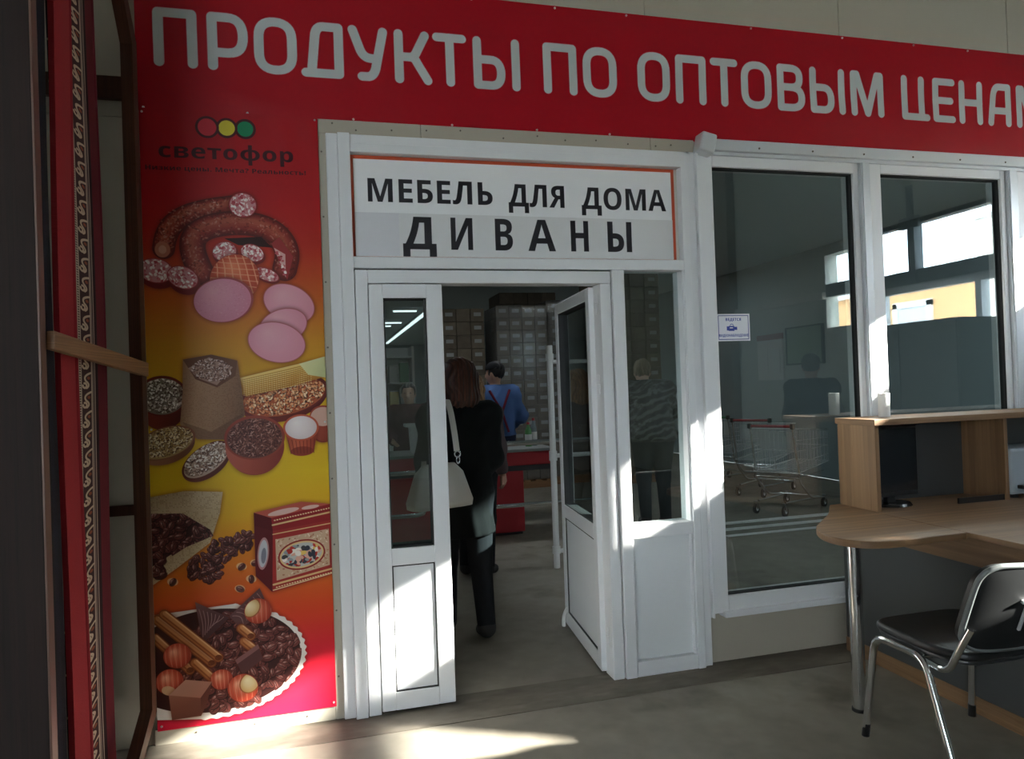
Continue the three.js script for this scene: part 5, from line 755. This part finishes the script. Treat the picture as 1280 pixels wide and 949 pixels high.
{
  const g = thing('bright_floor_lines', 'pale flat strips standing in for bright lines on the shop floor', 'rail', [5.0, 0, -3.2]);  // added strips, their pale colour stands in for bright lines on the floor
  for (const [z, w] of [[-3.3, 0.09], [-3.02, 0.08], [-2.75, 0.05]]) mesh('strip', box(3.75, 6.6, 0.0, 0.012, z - w / 2, z + w / 2, 0.003), std({ color: lin(0.85, 0.85, 0.83), roughness: 0.35 }), g);
}
// ------------------------------------------------------------------ pallet loads of cartons
const cardMats = [0, 1, 2].map((i) => std({ map: tex(128, 128, (u, v) => mix3([0.36, 0.32, 0.27], [0.46, 0.41, 0.345], nB(u + i * 0.3, v)).map((x) => x * (0.88 + 0.08 * i)), [0.6, 0.6]), roughness: 0.85 }));
const labelMat = std({ color: lin(0.30, 0.30, 0.29), roughness: 0.7 }), palletMat = std({ map: railWood, roughness: 0.8 });
const film = phys({ color: lin(0.9, 0.92, 0.93), transmission: 0.92, thickness: 0, roughness: 0.12, ior: 1.45 });
function palletLoad(label, x0, z0, cols, rows, cw, chh, cd, wrapped, labels) {
  const o = thing('pallet_load', label, 'cartons', [x0, 0, z0], 'pallet loads stacked at the rear of the shop'), w = cols * cw;
  for (let i = 0; i < 5; i++) mesh('deck_board', box(x0 + i * (w - 0.1) / 4, x0 + i * (w - 0.1) / 4 + 0.1, 0.10, 0.122, z0 - cd - 0.02, z0 + 0.01), palletMat, o);
  for (let i = 0; i < 3; i++) mesh('bearer', box(x0, x0 + w, 0.0, 0.10, z0 - cd + i * (cd - 0.1) / 2, z0 - cd + i * (cd - 0.1) / 2 + 0.1), palletMat, o);
  const lg = new THREE.BoxGeometry(0.11, 0.055, 0.002);
  for (let r = 0; r < rows; r++) for (let c = 0; c < cols; c++) {
    const k = mesh('carton', box(x0 + c * cw + 0.004, x0 + (c + 1) * cw - 0.004, 0.124 + r * chh, 0.124 + (r + 1) * chh - 0.004, z0 - cd + rr(0, 0.01), z0 - rr(0, 0.015), 0.006), cardMats[(r + c * 2) % 3], o);
    if (labels && (c % labels === 0 || labels === 1) && r > 2) { const s = clean(lg.clone()); s.translate(x0 + (c + 0.5) * cw, 0.124 + (r + 0.55) * chh, z0 + 0.001); mesh('paper_label', s, labelMat, k); }
  }
  if (wrapped) mesh('stretch_film', box(x0 - 0.008, x0 + w + 0.008, 0.13, 0.124 + rows * chh + 0.004, z0 - cd - 0.008, z0 + 0.008, 0.05), film, o);
  return o;
}
palletLoad('narrow pallet load of brown cartons behind the walking woman', 1.72, -7.0, 3, 13, 0.215, 0.20, 0.8, false, 2);
palletLoad('broad film-wrapped pallet load with rows of small white labels', 2.52, -6.9, 4, 14, 0.2, 0.188, 0.8, true, 1);
palletLoad('tall plain pallet load rising behind the film-wrapped one', 2.9, -8.2, 4, 15, 0.25, 0.2, 0.8, false, 0);
palletLoad('film-wrapped pallet load of plain cartons beside the labelled one', 3.36, -7.1, 2, 14, 0.31, 0.195, 0.8, true, 2);
palletLoad('high pallet load of dark cartons behind the man in camouflage', 4.06, -6.6, 4, 15, 0.245, 0.205, 0.9, false, 3);
// ------------------------------------------------------------------ shelving far left, seen through the shut leaf
{
  const s = thing('wall_shelf_unit', 'white shelving unit far behind the cashiers', 'shelving', [0.8, 0, -9.2]);
  mesh('upright', box(0.3, 0.34, 0, 2.3, -9.5, -9.0), M.whitePaint, s); mesh('upright', box(1.5, 1.54, 0, 2.3, -9.5, -9.0), M.whitePaint, s); mesh('back_sheet', box(0.34, 1.5, 0.02, 2.3, -9.5, -9.48), M.pvcPanel, s);
  for (const y of [0.3, 0.75, 1.2, 1.65, 2.1]) mesh('shelf', box(0.34, 1.5, y, y + 0.025, -9.48, -9.0), M.whitePaint, s);
  const cols = [[0.55, 0.45, 0.15], [0.5, 0.5, 0.48], [0.15, 0.3, 0.2], [0.45, 0.2, 0.12]];
  for (const [si, y] of [1.225, 1.675].entries()) for (let i = 0; i < 6; i++) { const h = 0.24 + 0.1 * ((i * 7 + si * 3) % 3) / 2, x = 0.37 + i * 0.186; const p = thing('packet', ['yellow', 'white', 'green', 'brown'][(i + si) % 4] + ' packet on the ' + ['middle', 'upper'][si] + ' shelf of the white unit, ' + ['first', 'second', 'third', 'fourth', 'fifth', 'sixth'][i] + ' along', 'packet', [x + 0.07, y, -9.2], 'packets on the white shelving'); mesh('carton_body', box(x, x + 0.15, y + 0.001, y + h, -9.35, -9.1, 0.006), std({ color: lin(...cols[(i + si) % 4]), roughness: 0.6 }), p); mesh('flap', box(x + 0.01, x + 0.14, y + h, y + h + 0.02, -9.26, -9.2, 0.004), M.whitePaint, p); }
}
// ------------------------------------------------------------------ ceiling lamps of the shop
function stripLamp(x, z, len, along, label, power) {
  const o = thing('strip_lamp', label, 'lamp', [x, 3.40, z], 'strip lamps on the shop ceiling'), a = along === 'z';
  const hx = a ? 0.05 : len / 2, hz = a ? len / 2 : 0.05;
  mesh('housing', box(x - hx - 0.02, x + hx + 0.02, 3.405, 3.45, z - hz, z + hz, 0.004), M.whitePaint, o);
  mesh('lamp_tube', box(x - hx, x + hx, 3.37, 3.405, z - hz + 0.01, z + hz - 0.01, 0.012), std({ color: lin(0.9, 0.9, 0.9), emissive: lin(0.86, 0.97, 1.0), emissiveIntensity: 1.6 }), o);
  if (power) { const l = new THREE.RectAreaLight(lin(0.9, 0.97, 1.0), power, 2 * hx, 2 * hz); l.name = 'lamp_light'; l.position.set(0, -0.04, 0); l.rotation.x = -Math.PI / 2; o.add(l); }
}
for (let i = 0; i < 9; i++) stripLamp(2.45, -13.8 - i * 1.3, 1.2, 'z', ['nearest', 'second', 'third', 'fourth', 'fifth', 'sixth', 'seventh', 'eighth', 'farthest'][i] + ' strip lamp from the door in the long ceiling row', i % 3 === 0 ? 55 : 0);
for (const [x, z, k] of [[2.0, -13.4, 'first'], [1.95, -16.3, 'second'], [1.75, -17.3, 'third']]) stripLamp(x - 0.1, z, 0.55, 'x', k + ' short crosswise strip lamp from the door beside the long row', 0);
stripLamp(5.5, -7.6, 0.8, 'x', 'strip lamp above the high pallet load', 45);
stripLamp(1.6, -4.6, 1.2, 'x', 'added unseen strip lamp above the checkout counter', 60);  // lamp added out of view to light the checkout area
stripLamp(5.0, -1.5, 1.2, 'x', 'added unseen strip lamp for the parked shopping carts', 80);  // lamp put in to brighten the carts, kept out of sight
stripLamp(-2.5, -5.0, 1.2, 'x', 'added unseen strip lamp in the left part of the shop', 45);  // added out of view to brighten the left side

renderer.render(scene, camera);
